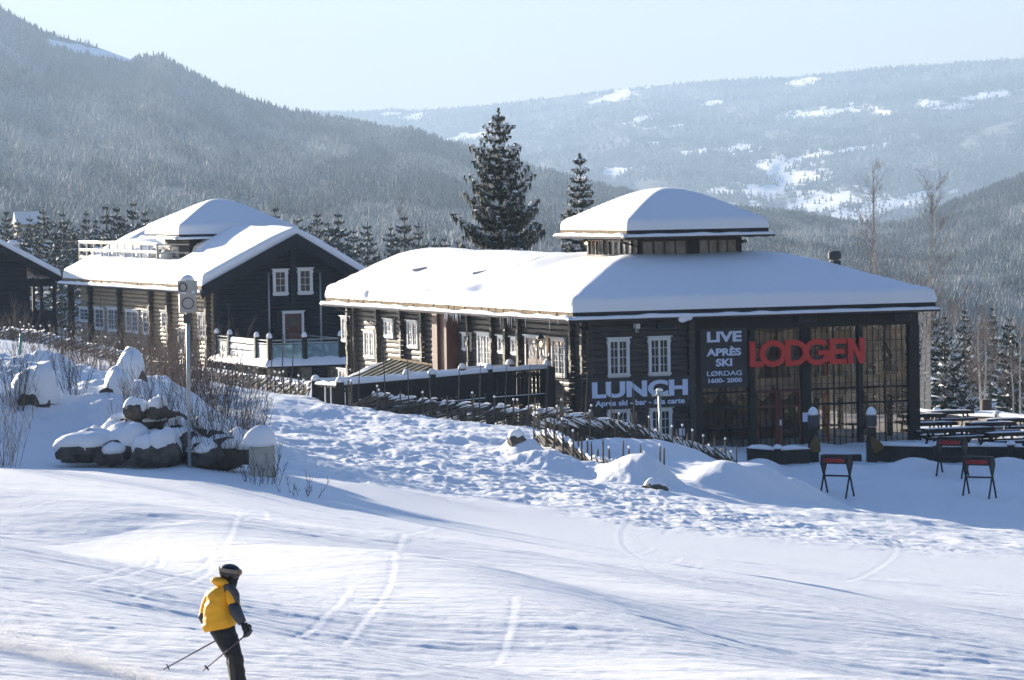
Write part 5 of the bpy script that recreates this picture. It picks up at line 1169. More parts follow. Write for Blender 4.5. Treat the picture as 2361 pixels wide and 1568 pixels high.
m_.build('deck', M['dark_wood'], bridge)
m_ = MB(); b = bl(bp[3]); m_.box((b.x - .35, b.y - .1, b.z - 2.9), (b.x + .35, b.y + .55, b.z + .1)); m_.build('end_box', M['dark_wood'], bridge)
m_ = MB(); p, q = bl(fp[0]), bl(bp[0]); m_.beam(p - Vector((0, 0, .05)), q - Vector((0, 0, .05)), .08, .08)
for i in range(7): c = p.lerp(q, (i + .7) / 7.5); m_.box((c.x - .11, c.y - .02, c.z - 1.35), (c.x + .11, c.y + .02, c.z - .05))
go = m_.build('gate_panel', M['dark_wood'], bridge); m_ = MB(); snow_strip(m_, p, q, .22, .16, 9, .04); m_.build('snow_cap', M['snow'], go, True)
for px in (749.5, 763): 
    t = V3(px, 893, 172.5); m_ = MB(); m_.tube([t, t - Vector((0, 0, .75))], .035, 7); tag(m_.build('marker_stick', M['white'], None), 'pale upright stick, %s of the two before the dark gate panel of the bridge' % ('left' if px < 755 else 'right'), 'stick', 'pale sticks at the bridge gate')

# ---------------------------------------------------------------- roundpole fences
def rp_fence(label, pts, H=.75, slant=1, seed=0, tall=0, stake_h=1.2, gap=1.15, snow=1.0, mat='grey_wood', rail_gap=.15, rail_len=1.9, base=0.0):
    rnd = random.Random(seed); W = [G(px, Y, base) for (px, Y) in pts]; root = tag(empty('roundpole_fence', W[0]), label, 'fence'); o = W[0]
    S = [0]
    for a, b in zip(W[:-1], W[1:]): S.append(S[-1] + math.hypot(b.x - a.x, b.y - a.y))
    def pos(s):
        s = max(0, min(S[-1], s)); i = max(k for k in range(len(S)) if S[k] <= s + 1e-9); i = min(i, len(S) - 2); t = (s - S[i]) / (S[i+1] - S[i]); p = W[i].lerp(W[i+1], t)
        p.z = gz(p.x, p.y) + base; d = (W[i+1] - W[i]); d.z = 0; d.normalize(); return p, d
    mb = MB(); sn = MB(); s = -rail_len * .6
    while s < S[-1] - .2:
        a, b = (s, s + rail_len * rnd.uniform(.8, 1.15)); a = max(0, a); b = min(S[-1] + .1, b)
        pa, d = pos(a); pb, _ = pos(b); n = Vector((-d.y, d.x, 0)) * rnd.uniform(-.07, .07); f0 = rnd.uniform(0, .12); f1 = H * rnd.uniform(.85, 1.12)
        if b - a < rail_len * .5: f1 *= .6
        h0, h1 = (f0, f1) if slant > 0 else (f1, f0)
        p = pa + n + Vector((0, 0, h0)) - o; q = pb + n + Vector((0, 0, h1)) - o; r_ = rnd.uniform(.022, .04)
        mb.tube([p, p.lerp(q, .5) + Vector((0, 0, rnd.uniform(-.02, .02))), q], [r_, r_ * 1.05, r_ * .85], 5)
        if rnd.random() < .8 * snow:
            hi, lo = (q, p) if h1 > h0 else (p, q); e = hi.lerp(lo, rnd.uniform(.12, .3)); snow_strip(sn, hi + Vector((0, 0, r_ * .8)), e + Vector((0, 0, r_ * .8)), rnd.uniform(.07, .12), rnd.uniform(.05, .1) * (.6 + .4 * snow), rnd.randrange(99), .02, 3)
        s += rail_gap * rnd.uniform(.7, 1.3)
    mb.build('rails', M[mat], root); sn.build('rail_snow', M['snow'], root, True)
    s = .1
    while s < S[-1] + .05:
        p, d = pos(s); nn = Vector((-d.y, d.x, 0)); h = stake_h * rnd.uniform(.85, 1.1); lean = rnd.uniform(-.05, .08)
        for sd in (-1, 1):
            b = p + nn * .11 * sd - o + d * rnd.uniform(-.05, .05); hh = h * (1 if sd < 0 else rnd.uniform(.75, 1.0)); m_ = MB(); m_.tube([b - Vector((0, 0, .3)), b + Vector((0, 0, hh * .9)) + d * lean, b + Vector((0, 0, hh)) + d * lean * 1.1], [.042, .038, .015], 6); st = m_.build('stake', M['grey_wood'], root)
            if snow > .5 and rnd.random() < .5: m_ = MB(); m_.blob(tuple(b + Vector((0, 0, hh)) + d * lean * 1.1), (.045, .045, .06), 6, 0, 1, .1); m_.build('snow_cap', M['snow'], st, True)
        s += gap * rnd.uniform(.85, 1.15)
    s = .5; 
    while tall and s < S[-1]:
        p, d = pos(s); nn = Vector((-d.y, d.x, 0)); h = tall * rnd.uniform(.75, 1.15); lean = rnd.uniform(-.12, .2); b = p - nn * .16 - o; m_ = MB()
        m_.tube([b - Vector((0, 0, .2)), b + Vector((0, 0, h * .5)) + d * lean * .5, b + Vector((0, 0, h)) + d * lean], [.036, .03, .014], 6); m_.build('tall_pole', M['grey_wood2'] if rnd.random() < .5 else M['grey_wood'], root); s += rnd.uniform(.75, 1.5)
    return root
rp_fence('split rail fence with tall thin poles running below the footbridge railing', [(803, 171), (945, 170), (1060, 169), (1200, 167), (1340, 166), (1480, 165)], .80, 1, 1, 2.6, 1.25, 1.15, 1.4, 'grey_wood', .17, 2.4)
rp_fence('snowy split rail fence from the left edge past the brown house to the bridge', [(-60, 218), (0, 214), (100, 210), (200, 206), (300, 202), (400, 196), (500, 190), (600, 184), (714, 177.5)], .62, 1, 2, 0, 1.15, 1.2, 1.3, rail_gap=.2)
rp_fence('dark slanting rail fence below the lunch banner, running down to the right', [(1232, 152), (1330, 153), (1417, 154), (1470, 155), (1546, 158), (1590, 160), (1634, 162), (1681, 164), (1714, 165)], .92, -1, 3, 0, 1.45, 1.2, 1.0, 'grey_wood2', .085, 2.9)
rp_fence('half buried split rail fence with paired stakes, nearest to the piste', [(1236, 152), (1309, 149), (1365, 146.5), (1400, 145), (1480, 143.5), (1552, 142)], .62, -1, 4, 0, 1.3, 1.05, 1.3, 'grey_wood', .14, 2.0, -.05)
for i, (px, y0, Y) in enumerate([(648, 852, 181), (671, 850, 180), (622, 862, 182)]):      # lone tall poles by the balcony
    g = G(px, Y); t = V3(px + 6, 770 + i * 18, Y); m_ = MB(); m_.tube([g, (g + t) / 2, t], [.035, .03, .015], 6); tag(m_.build('fence_pole', M['grey_wood2'], None), ['long thin pole before the balcony glass, the middle one of three', 'long thin leaning pole before the balcony, nearest the bridge', 'long thin pole before the balcony, farthest left of three'][i], 'pole')

# ---------------------------------------------------------------- boulders of the bank
def boulder(px, py, Y, w, h, seed, label, cap=.5, capw=1.1, name='boulder'):
    off = -5.4 if 100 < Y < 118 else 0; c = V3(px, py, Y + off) if off else ground_hit(px, py + 10 * (Y < 145), 100); w *= 1.0 + .12 * (off != 0); h *= 1 + .10 * (off != 0); rnd = random.Random(seed); m_ = MB(); n = 11; vs = []; rings = 6
    ph = [rnd.uniform(0, 6.28) for _ in range(9)]
    for i in range(rings + 1):
        th = math.pi * i / rings
        for k in range(n):
            a = 6.283 * k / n; d = 1 + .22 * math.sin(2 * a + ph[0]) * math.sin(th) + .16 * math.sin(3 * a + ph[1] + th * 2) * math.sin(th) + rnd.uniform(-.08, .08) * (0 < i < rings)
            ca, sa = math.cos(a), math.sin(a); sq = 1 / max(abs(ca), abs(sa)) ** .5; vs.append((w * .5 * math.sin(th) ** .7 * ca * d * sq, w * .5 * math.sin(th) ** .7 * sa * d * sq, h * .5 * math.cos(th) * (1 + .1 * rnd.uniform(-1, 1))))
    m_.add(vs, [(i*n+k, (i+1)*n+k, (i+1)*n+(k+1) % n, i*n+(k+1) % n) for i in range(rings) for k in range(n)])
    o = tag(m_.build(name, M['rock'], None, False, c), label, 'boulder')
    if cap: s = MB(); s.blob((.04 * math.sin(seed), .1, h * .26), (w * .5 * capw, w * .52 * capw, cap), 20, 0, seed + 3, .34, -.35); s.build('snow_cap', M['snow'], o, True)
    return o
boulder(82, 915, 126, .9, .75, 1, 'brown boulder under a big rounded snow cap near the left edge', .78, 1.25)
boulder(268, 897, 124, .95, .42, 2, 'flat dark boulder under a square block of snow left of the loudspeaker pole', .62, 1.02)
boulder(298, 868, 141, .95, .9, 3, 'tall snow block on a brown boulder behind the twigs in front of the brown house', .75, 1.1)
for i, (px, py, Y, w, h, cap, lb) in enumerate([(200, 1040, 112.6, 1.5, .55, .42, 'long low boulder at the left foot of the bank under smooth snow'), (255, 1050, 112.4, .8, .5, .25, 'small boulder beside the long low one at the foot of the bank'), (288, 1035, 112.8, 1.1, .55, .55, 'boulder beneath the widest snow lobe at the foot of the bank'),
        (293, 978, 114.6, .85, .5, .2, 'upper left boulder of the dark heap in the bank'), (340, 985, 114.3, 1.1, .75, .12, 'largest upper boulder in the middle of the dark heap'), (388, 978, 114.5, .85, .7, .15, 'upper right boulder of the dark heap next to the pole'),
        (352, 1022, 113.4, .8, .6, .2, 'boulder in the middle of the dark heap under the largest one'), (330, 1052, 112.2, .7, .5, .42, 'small round snow capped boulder below the dark heap'), (378, 1048, 112.3, .8, .7, .5, 'boulder with upright snow cap just left of the pole foot'),
        (425, 1030, 113.0, .8, .8, .3, 'tall dark boulder directly behind the pole'), (470, 1050, 112.5, .95, .7, .3, 'broad dark boulder right of the pole foot'), (520, 1045, 112.6, .9, .85, .25, 'dark boulder among the twigs, second from the pale cabinet'), (553, 1040, 112.6, .8, .7, .4, 'rightmost dark boulder next to the pale cabinet')]):
    boulder(px, py, Y, w, h, 20 + i, lb, cap, 1.0)
rnd = random.Random(12)
for i, (px, py, w, h, cap, lb) in enumerate([(225, 1018, .5, .4, .3, 'small snow capped stone above the long low boulder'), (262, 1000, .55, .45, .3, 'small stone left of the upper dark boulders'), (310, 950, .5, .4, .28, 'topmost small stone of the heap under a round cap'), (362, 948, .55, .4, .3, 'small capped stone above the largest boulder of the heap'), (405, 1000, .5, .5, .3, 'small capped stone leaning against the loudspeaker pole'), (455, 1002, .6, .45, .35, 'capped stone in the twigs right of the loudspeaker pole'), (500, 1012, .55, .5, .3, 'capped stone in the twigs halfway to the pale cabinet'), (170, 1062, .45, .35, .2, 'lowest leftmost small stone at the foot of the bank')]): boulder(px, py, 113.6, w, h, 80 + i, lb, cap, 1.05)
boulder(1193, 1020, 149.2, .62, .55, 60, 'small round boulder with a snow cap left of the slanting fence', .35, 1.0)
boulder(1512, 1118, 141, .8, .45, 61, 'brown boulder half hidden in the snow heap beside the last fence stake', .25, .9)
# pale utility cabinet with snow
c = G(606, 106.2); m_ = MB(); m_.box((-.34, -.28, -.2), (.34, .28, .82)); cab = tag(m_.build('utility_cabinet', M['plastic'], None, False, c), 'pale utility cabinet under a thick snow cap at the right end of the bank', 'cabinet')
m_ = MB(); m_.box((-.30, -.30, -.1), (.30, -.282, .76)); m_.build('door', M['plastic'], cab); m_ = MB(); m_.blob((-.06, 0, .80), (.47, .42, .55), 20, 0, 2, .1, 0); m_.build('snow_cap', M['snow'], cab, True)

# ---------------------------------------------------------------- loudspeaker pole
Yp = 106.6; top = V3(432, 672, Yp); ft = G(437, Yp); sp = tag(empty('loudspeaker_pole', ft), 'tall grey pole in front of the brown house carrying two pale loudspeakers capped with snow', 'pole')
m_ = MB(); t = top - ft; m_.tube([(0, 0, -.4), (t.x, t.y, t.z)], .05, 12); m_.build('pole', M['steel'], sp, True)
m_ = MB(); a = V3(432, 735, Yp) - ft; m_.box((a.x - .1, a.y - .1, a.z - .12), (a.x + .1, a.y + .1, a.z + .12)); m_.build('bracket', M['ring'], sp)
for (px, py, w, h, rz) in ((432, 699, .44, .50, .15), (432, 662, .36, .34, -.5)):
    a = V3(px, py, Yp) - ft; e = empty('loudspeaker', a, rz, sp)
    m_ = MB(); m_.box((-w/2, -.2, -h/2), (w/2, .2, h/2)); so_ = m_.build('loudspeaker', M['plastic'], sp, False, a); so_.rotation_euler = (0, 0, rz); bpy.data.objects.remove(e)
    r_ = min(w, h) * .34; m_ = MB(); pts = [Vector((r_ * math.cos(k / 20 * 6.2832), -.215, r_ * math.sin(k / 20 * 6.2832))) for k in range(20)]
    for k in range(20): m_.beam(pts[k], pts[(k + 1) % 20], .02, .025)
    m_.build('ring', M['ring'], so_); m_ = MB(); m_.blob((0, 0, h / 2), (w * .52, .22, .16), 12, 0, 2, .06, 0); m_.build('snow_cap', M['snow'], so_, True)

# thin lamp post in front of the banner
ft = G(1524, 156.5); tp = V3(1520.5, 912, 156.5); lp = tag(empty('lamp_post', ft), 'thin steel lamp post standing in front of the lunch banner', 'lamp post'); t = tp - ft
m_ = MB(); m_.tube([(0, 0, -.3), tuple(t)], .055, 8); m_.build('pole', M['steel'], lp, True); m_ = MB(); m_.tube([tuple(t), tuple(t + Vector((0, 0, .18)))], [.16, .11], 10); m_.box((t.x - .3, t.y - .03, t.z - .03), (t.x + .45, t.y + .03, t.z + .03)); m_.build('lamp_head', M['steel'], lp); m_ = MB(); m_.blob(tuple(t + Vector((0, 0, .18))), (.15, .15, .12), 8, 0, 1, .1, 0); m_.build('snow_cap', M['snow'], lp, True)
# teal marker
g = G(44, 196); m_ = MB(); m_.tube([g - Vector((0, 0, .2)), g + Vector((.12, 0, 1.05))], .07, 8); tag(m_.build('marker_pole', M['green'], None, True), 'short teal marker pole leaning in the snow at the left edge', 'marker')

# ---------------------------------------------------------------- writing
def text_mesh(name, s, size, x, z, mat, parent, ext=.004, off=.02, T=None, sx=1.0, align='CENTER', spacing=1.0):
    cu = bpy.data.curves.new(name, 'FONT'); cu.body = s; cu.size = size; cu.extrude = ext; cu.offset = off * size; cu.align_x = align; cu.space_character = spacing; cu.resolution_u = 6
    to = bpy.data.objects.new(name + '_curve', cu); sc.collection.objects.link(to); bpy.context.view_layer.update()
    me = bpy.data.meshes.new_from_object(to.evaluated_get(bpy.context.evaluated_depsgraph_get())); bpy.data.objects.remove(to)
    me.materials.clear(); me.materials.append(mat); me.name = name
    for v in me.vertices: X, Yv, Z = v.co; v.co = Vector(T(x + X * sx, Z, z + Yv))
    return link(bpy.data.objects.new(name, me), parent)
def on_front(d): return lambda u, w, z: (u, -(w + d), z)
def banner(label, x0, x1, y0, y1, out, lines, name='banner'):
    a = WF - out; u0, zt = LG.front(x0, y0, a); u1, zb = LG.front(x1, y1, a); u1b, zt2 = LG.front(x1, y0, a); zt = (zt + zt2) / 2
    root = tag(empty(name, LG.world(u0, a, 0), LG.th), label, 'banner'); w, h = u1 - u0, zt - zb; m_ = MB(); n = 24; m = 12; vs = []
    for k in (0, -.012):
        for j in range(m + 1):
            for i in range(n + 1): vs.append((w * i / n, k - .02 * float(vnoise(i * .35, j * .4, int(x0))), zb + h * j / m))
    q = (n + 1) * (m + 1); f_ = [(j*(n+1)+i, j*(n+1)+i+1, (j+1)*(n+1)+i+1, (j+1)*(n+1)+i) for j in range(m) for i in range(n)]; m_.add(vs, f_ + [tuple(v + q for v in t)[::-1] for t in f_]); m_.build('sheet', M['banner'], root)
    for (s, size, cx, cyf, sx, off) in lines: text_mesh('lettering', s, size * h, w * cx, zb + h * cyf, M['lettering'], root, .004, off, on_front(.03), sx)
    return root
banner('wide black banner reading LUNCH in white, hung below the two upper windows', 1360, 1590, 869, 937, .30, [('LUNCH', .66, .5, .40, 1.50, .045), ('Aprés ski - bar - á la carte', .24, .5, .12, 1.22, .03)])
banner('tall black banner reading LIVE APRÈS SKI, hung left of the red letters', 1614, 1724, 757, 892, .30, [('LIVE', .235, .5, .78, 1.50, .04), ('APRÈS', .165, .5, .545, 1.38, .04), ('SKI', .165, .5, .37, 1.38, .04), ('LØRDAG', .115, .5, .205, 1.42, .014), ('1600- 2000', .10, .5, .09, 1.40, .03)])
# red letters on a frame
aS = WF - .55; u0, zb = LG.front(1729, 845, aS); u1, _ = LG.front(1995, 838, aS); zt = LG.front(1860, 783, aS)[1]; zb = (zb + LG.front(1995, 839, aS)[1]) / 2; Hs = zt - zb; sU = (u1 - u0) / 4.40
ls = tag(empty('letter_sign', LG.world(u0, aS, zb), LG.th), 'large red letters LODGEN standing free in front of the hall windows', 'sign')
def strip_letter(outer, inner, closed, dep=.14, dy=0.0):
    m_ = MB(); n = len(outer); vs = []
    for y in (dy, dep): vs += [(x * sU, y, z * Hs) for x, z in outer] + [(x * sU, y, z * Hs) for x, z in inner]
    f = []; rg = range(n) if closed else range(n - 1)
    for i in rg:
        j = (i + 1) % n; f += [(i, j, n + j, n + i), (2*n + i, 3*n + i, 3*n + j, 2*n + j), (i, 2*n + i, 2*n + j, j), (n + i, n + j, 3*n + j, 3*n + i)]
    if not closed: f += [(0, n, 3*n, 2*n), (n-1, 3*n-1, 4*n-1, 2*n-1)]
    m_.add(vs, f); return m_
def bar(m_, x0, z0, x1, z1, dy=0.0): m_.box((x0 * sU, dy, z0 * Hs), (x1 * sU, .14, z1 * Hs))
def arc(cx, cz_, r, a0, a1, n=28): return [(cx + r * math.cos(math.radians(a0 + (a1 - a0) * i / n)), cz_ + r * math.sin(math.radians(a0 + (a1 - a0) * i / n))) for i in range(n + 1)]
s_ = .20
m_ = MB(); bar(m_, .02, 0, .02 + s_, .98); bar(m_, .02 + s_, 0, .52, s_); m_.build('letter', M['signred'], ls)
strip_letter(arc(.90, .5, .52, 0, 360)[:-1], arc(.90, .5, .31, 0, 360)[:-1], True, dy=.02).build('letter', M['signred'], ls)
m_ = strip_letter([(1.56, 0)] + arc(1.72, .5, .5, -90, 90) + [(1.56, 1)], [(1.56, .2)] + arc(1.72, .5, .3, -90, 90) + [(1.56, .8)], False); bar(m_, 1.36, 0, 1.558, 1); m_.build('letter', M['signred'], ls)
m_ = strip_letter(arc(2.58, .5, .52, 42, 352), arc(2.58, .5, .31, 42, 352), False, dy=.02); bar(m_, 2.60, .38, 3.08, .56, .01); bar(m_, 2.90, .12, 3.10, .38, .012); m_.build('letter', M['signred'], ls)
m_ = MB(); bar(m_, 3.04, 0, 3.24, 1)
for z in (0, .40, .80): bar(m_, 3.24, z, 3.70 if z != .40 else 3.62, z + .2)
m_.build('letter', M['signred'], ls)
m_ = MB(); bar(m_, 3.74, 0, 3.94, 1); bar(m_, 4.20, 0, 4.40, 1); m_.add([(3.94*sU, .005, 1*Hs), (3.76*sU, .005, 1*Hs), (4.20*sU, .005, 0), (4.38*sU, .005, 0), (3.94*sU, .135, 1*Hs), (3.76*sU, .135, 1*Hs), (4.20*sU, .135, 0), (4.38*sU, .135, 0)], [(0,1,2,3),(7,6,5,4),(0,4,5,1),(1,5,6,2),(2,6,7,3),(3,7,4,0)]); m_.build('letter', M['signred'], ls)
m_ = MB(); m_.box((.1, .17, .25 * Hs), (4.3 * sU, .22, .30 * Hs)); m_.box((.1, .17, .72 * Hs), (4.3 * sU, .22, .77 * Hs))
for x in (.3, 1.5, 2.9, 4.1): m_.box((x * sU, .22, .26 * Hs), (x * sU + .06, .5, .30 * Hs))
m_.build('mounting_rail', M['ring'], ls)

# things fixed under the eaves
def on_wall(px, py, out=0.0): u, z = LG.front(px, py, WF - out); return LG.world(u, WF - out, z)
def box_thing(name, c, size, mat, label, cat, th=LG.th):
    m_ = MB(); s = [v / 2 for v in size]; m_.box((-s[0], -s[1], -s[2]), s); o = m_.build(name, mat, None, False, c); o.rotation_euler = (0, 0, th); return tag(o, label, cat)
for (px, py, lb) in ((1535, 750, 'left'), (1575, 752, 'second'), (1860, 734, 'third'), (2080, 731, 'right')):
    if px in (1575,): continue
    o = box_thing('eaves_speaker', on_wall(px, py, .35), (.85, .3, .3), M['ring'], {'left': 'black loudspeaker under the eaves between the camera and the tall banner', 'third': 'black loudspeaker under the eaves above the middle of the red letters', 'right': 'black loudspeaker under the eaves at the right corner of the lodge'}[lb], 'loudspeaker')
    m_ = MB(); m_.box((-.38, -.165, -.12), (.38, -.151, .12)); m_.build('grille', M['black'], o)
p = on_wall(1468, 752, .25); cc = box_thing('security_camera', p, (.20, .3, .22), M['white'], 'white security camera under the eaves above the gap between two windows', 'camera'); m_ = MB(); m_.blob((.01, -.02, -.2), (.1, .1, .1), 12, 0, 1, 0); m_.build('dome', M['plastic'], cc, True); m_ = MB(); m_.blob((.02, -.11, -.2), (.045, .03, .045), 8, 0, 1, 0); m_.build('lens', M['ring'], cc, True)
o = box_thing('menu_case', on_wall(1572, 990, .16), (.85, .14, .95), M['ring'], 'dark menu case hung on the log wall right of the lower windows', 'menu case'); m_ = MB(); m_.box((-.36, -.085, -.4), (.36, -.071, .4)); m_.build('pane', M['pane'], o); m_ = MB(); m_.box((-.18, -.089, -.28), (.1, -.086, .05)); m_.build('menu_sheet', M['lettering'], o)
# notice on the post, lantern by the side door
box_thing('notice', on_wall(1858, 962, .17), (.32, .02, .42), M['lettering'], 'small white notice fixed to the post right of the red glazed door', 'notice')
u, z = LG.left(1247, 789, WL - .5); lt = tag(empty('wall_lantern', LG.world(WL - .5, u, z), LG.th), 'black lantern on a curved bracket beside the red side door', 'lantern')
m_ = MB()
for sx_, sy_ in ((-1, -1), (1, -1), (1, 1), (-1, 1)): m_.beam((sx_ * .10, sy_ * .10, -.26), (sx_ * .16, sy_ * .16, .16), .025, .025)
m_.tube([(0, 0, .16), (0, 0, .30), (0, 0, .36), (0, 0, .46)], [.22, .09, .04, .02], 10); m_.tube([(0, 0, -.3), (0, 0, -.26)], .11, 10); m_.build('lantern_frame', M['ring'], lt)
m_ = MB(); m_.tube([(0, 0, -.3), (.05, 0, -.62), (.25, 0, -.72), (.46, 0, -.66)], .03, 8); m_.blob((.44, 0, -.66), (.1, .14, .2), 10, 0, 1, .05); m_.build('bracket', M['ring'], lt, True); m_ = MB(); m_.blob((0, 0, -.08), (.05, .05, .1), 8, 0, 1, 0); m_.build('bulb', M['lamp_glow'], lt, True)
for (bb_, aa_, lb, gl) in ((tb0 - .16, ta1 - .25, 'small lit floodlight on the back left corner of the lantern tower', True), (tb1 + .18, ta0 + .15, 'small unlit floodlight on the right corner of the lantern tower', False)):
    p = LG.world(bb_, aa_, ZE - .32); o = box_thing('floodlight', p, (.22, .18, .16), M['ring'], lb, 'floodlight')
    m_ = MB(); m_.blob((-.02, -.1, -.02), (.07, .04, .06), 8, 0, 1, 0); m_.build('lamp', M['lamp_glow'] if gl else M['plastic'], o, True)

# ---------------------------------------------------------------- terrace fence, gate posts, sheaves, tables
def board_fence(label, pts, h, seed, post_at=()):
    W = [G(px, Y) for px, Y in pts]; root = tag(empty('board_fence', W[0]), label, 'fence'); o = W[0]; mb = MB(); sn = MB()
    for a, b in zip(W[:-1], W[1:]):
        a = a - o; b = b - o; top = Vector((0, 0, h)); mb.beam(a + top, b + top, .14, .06); mb.beam(a + top * .8, b + top * .8, .05, .1); L = (b - a).length; n = max(1, int(L / .24)); d = (b - a).normalized() * (L / n * .49)
        for i in range(n): c = a.lerp(b, (i + .5) / n); mb.add([c - d + top * .96, c + d + top * .96, c + d - Vector((0, 0, .5)), c - d - Vector((0, 0, .5))] + [v + Vector((.01, .03, 0)) for v in (c - d + top * .96, c + d + top * .96, c + d - Vector((0, 0, .5)), c - d - Vector((0, 0, .5)))], [(0,1,2,3),(7,6,5,4),(1,5,6,2),(3,7,4,0)])
        snow_strip(sn, a + top + Vector((0, 0, .03)), b + top + Vector((0, 0, .03)), .26, .15, seed, .07)
    mb.build('boards', M['dark_wood'], root); sn.build('fence_snow', M['snow'], root, True)
    for px, Y in post_at:
        p = G(px, Y) - o; m_ = MB(); m_.box((p.x - .14, p.y - .14, p.z - .4), (p.x + .14, p.y + .14, p.z + h + .12)); po = m_.build('post', M['dark_wood'], root); m_ = MB(); m_.blob((p.x, p.y, p.z + h + .12), (.22, .22, .2), 9, 0, 1, .12, 0); m_.build('snow_cap', M['snow'], po, True)
    return root
board_fence('low dark board fence between the split rail fence and the left gate post', [(1722, 171), (1790, 171.5), (1866, 172.3)], .58, 3, [(1793, 171.4)])
board_fence('low dark board fence running from the right gate post to the edge', [(2018, 173.4), (2160, 173.2), (2260, 173), (2361, 172.6), (2470, 172)], .66, 4, [(2160, 173), (2331, 172.5)])
board_fence('far dark terrace railing topped with snow beyond the outdoor tables', [(2118, 200), (2220, 196), (2361, 190), (2450, 186)], .5, 5, [(2160, 198.5), (2300, 192.5)])
for px, side in ((1876, 'left'), (2010, 'right')):
    Yg = 173.0; g = G(px, Yg); t = V3(px, 957, Yg); h = t.z - g.z; root = tag(empty('gate_post', g), 'square dark gate post with a snow domed lamp head, %s of the terrace opening' % side, 'gate post')
    m_ = MB(); m_.box((-.22, -.22, -.3), (.22, .22, h * .42)); m_.box((-.26, -.26, h * .42), (.26, .26, h * .46)); m_.box((-.19, -.19, h * .46), (.19, .19, h * .74)); m_.build('post', M['dark_wood'], root)
    m_ = MB(); m_.box((-.22, -.22, h * .76), (.22, .22, h * 1.0)); m_.build('lamp_housing', M['ring'], root); m_ = MB(); m_.blob((0, 0, h), (.23, .23, .36), 14, 0, 1, .04, 0); m_.build('snow_cap', M['snow'], root, True)
    sx_ = -.12 if side == 'left' else .35; e = V3(px + (4 if side == 'left' else 8), 1022, Yg - .4); m_ = MB(); rnd = random.Random(px)
    for k in range(170):
        a = rnd.uniform(0, 6.28); q = rnd.random() ** .5; b = Vector((math.cos(a) * .25 * q, math.sin(a) * .12 * q, -.38 * rnd.uniform(.7, 1))); m_.tube([(b.x * .12, b.y * .12, .34), (b.x * .8, b.y * .8, -.02), b], [.012, .014, .02], 3, 0, False)
    o = m_.build('straw_sheaf', M['straw'], None, False, e); o.rotation_euler = (0, .1 if side == 'left' else -.5, 0); tag(o, 'yellow straw sheaf tied to the %s gate post of the terrace' % side, 'straw sheaf')
b0_ = V3(1935, 1050, 173.5); m_ = MB(); m_.box((-.8, -.3, -1), (.95, .3, .02)); tag(m_.build('step', M['dark_wood'], None, False, b0_), 'dark wooden step in the opening between the two gate posts', 'step')
TL_ = [('picnic table between the lodge corner and the farthest ski rack', 2185, 178.5), ('picnic table second from the right behind the board fence', 2285, 182), ('picnic table half hidden by the lodge corner post', 2125, 188), ('picnic table nearest the glazed corner of the lodge', 2150, 183), ('picnic table behind the middle of the right board fence', 2235, 179.5), ('picnic table behind the fence at the right edge', 2330, 177), ('picnic table farthest back on the terrace beside the railing', 2190, 191), ('picnic table by the far railing at the right edge', 2320, 185)]
for i, (lb, px, Y) in enumerate(TL_):
    g = G(px, Y); root = tag(empty('picnic_table', g, .25), 'dark snow covered ' + lb, 'table', 'picnic tables on the terrace'); m_ = MB(); m_.box((-1.1, -.4, .70), (1.1, .4, .85)); m_.build('table_top', M['dark_wood'], root)
    for sy in (-1, 1): m_ = MB(); m_.box((-1.1, sy * .75 - .14, .40), (1.1, sy * .75 + .14, .52)); m_.build('bench', M['dark_wood'], root)
    for sx_ in (-.8, .8):
        m_ = MB(); m_.beam((sx_, -.7, -.1), (sx_, -.2, .78), .08, .1); m_.beam((sx_, .7, -.1), (sx_, .2, .78), .08, .1); m_.box((sx_ - .041, -.8, .36), (sx_ + .041, .8, .455)); m_.build('trestle', M['dark_wood'], root)
    m_ = MB(); snow_strip(m_, (-1.02, .05, .85), (1.02, .05, .85), .62, .045, i, .01); snow_strip(m_, (-1.05, -.75, .52), (1.05, -.75, .52), .2, .035, i, .01); m_.build('table_snow', M['snow'], root, True)

# ---------------------------------------------------------------- ski racks with red lettering
def rack_proto():
    root = empty('ski_rack', (0, 0, 0)); L = .58
    for sx_ in (-1, 1):
        x = sx_ * L
        m_ = MB(); m_.add([(x - .03, y, z) for y, z in ((0, .74), (-.29, 1.30), (-.17, 1.62), (.17, 1.62), (.29, 1.30))] + [(x + .03, y, z) for y, z in ((0, .74), (-.29, 1.30), (-.17, 1.62), (.17, 1.62), (.29, 1.30))], [(0,1,2,3,4),(9,8,7,6,5),(0,5,6,1),(1,6,7,2),(2,7,8,3),(3,8,9,4),(4,9,5,0)]); m_.build('end_panel', M['dark_wood'], root)
        for sy in (-1, 1): m_ = MB(); m_.beam((x + sy * .032, sy * .34, -.12), (x + sy * .032, -sy * .13, 1.02), .05, .07); m_.build('leg', M['dark_blue'], root)
    m_ = MB(); m_.beam((-L, 0, .78), (L, 0, .78), .06, .07); m_.build('crossbar', M['dark_wood'], root)
    m_ = MB(); m_.add([(-L, -.30, 1.29), (L, -.30, 1.29), (L, -.18, 1.61), (-L, -.18, 1.61), (-L, -.27, 1.28), (L, -.27, 1.28), (L, -.15, 1.60), (-L, -.15, 1.60)], [(0,1,2,3),(7,6,5,4),(0,4,5,1),(1,5,6,2),(2,6,7,3),(3,7,4,0)]); bd = m_.build('board', M['dark_wood'], root)
    m_ = MB(); m_.box((-L, -.16, 1.625), (L, .16, 1.65)); m_.build('top', M['dark_wood'], root)
    text_mesh('lettering', 'LODGEN', .21, 0, 0, M['signred'], bd, .003, .04, lambda u, w, z: (u, -.285 + z * .35 - .012 - w, 1.36 + z * .93), 1.1)
    return root
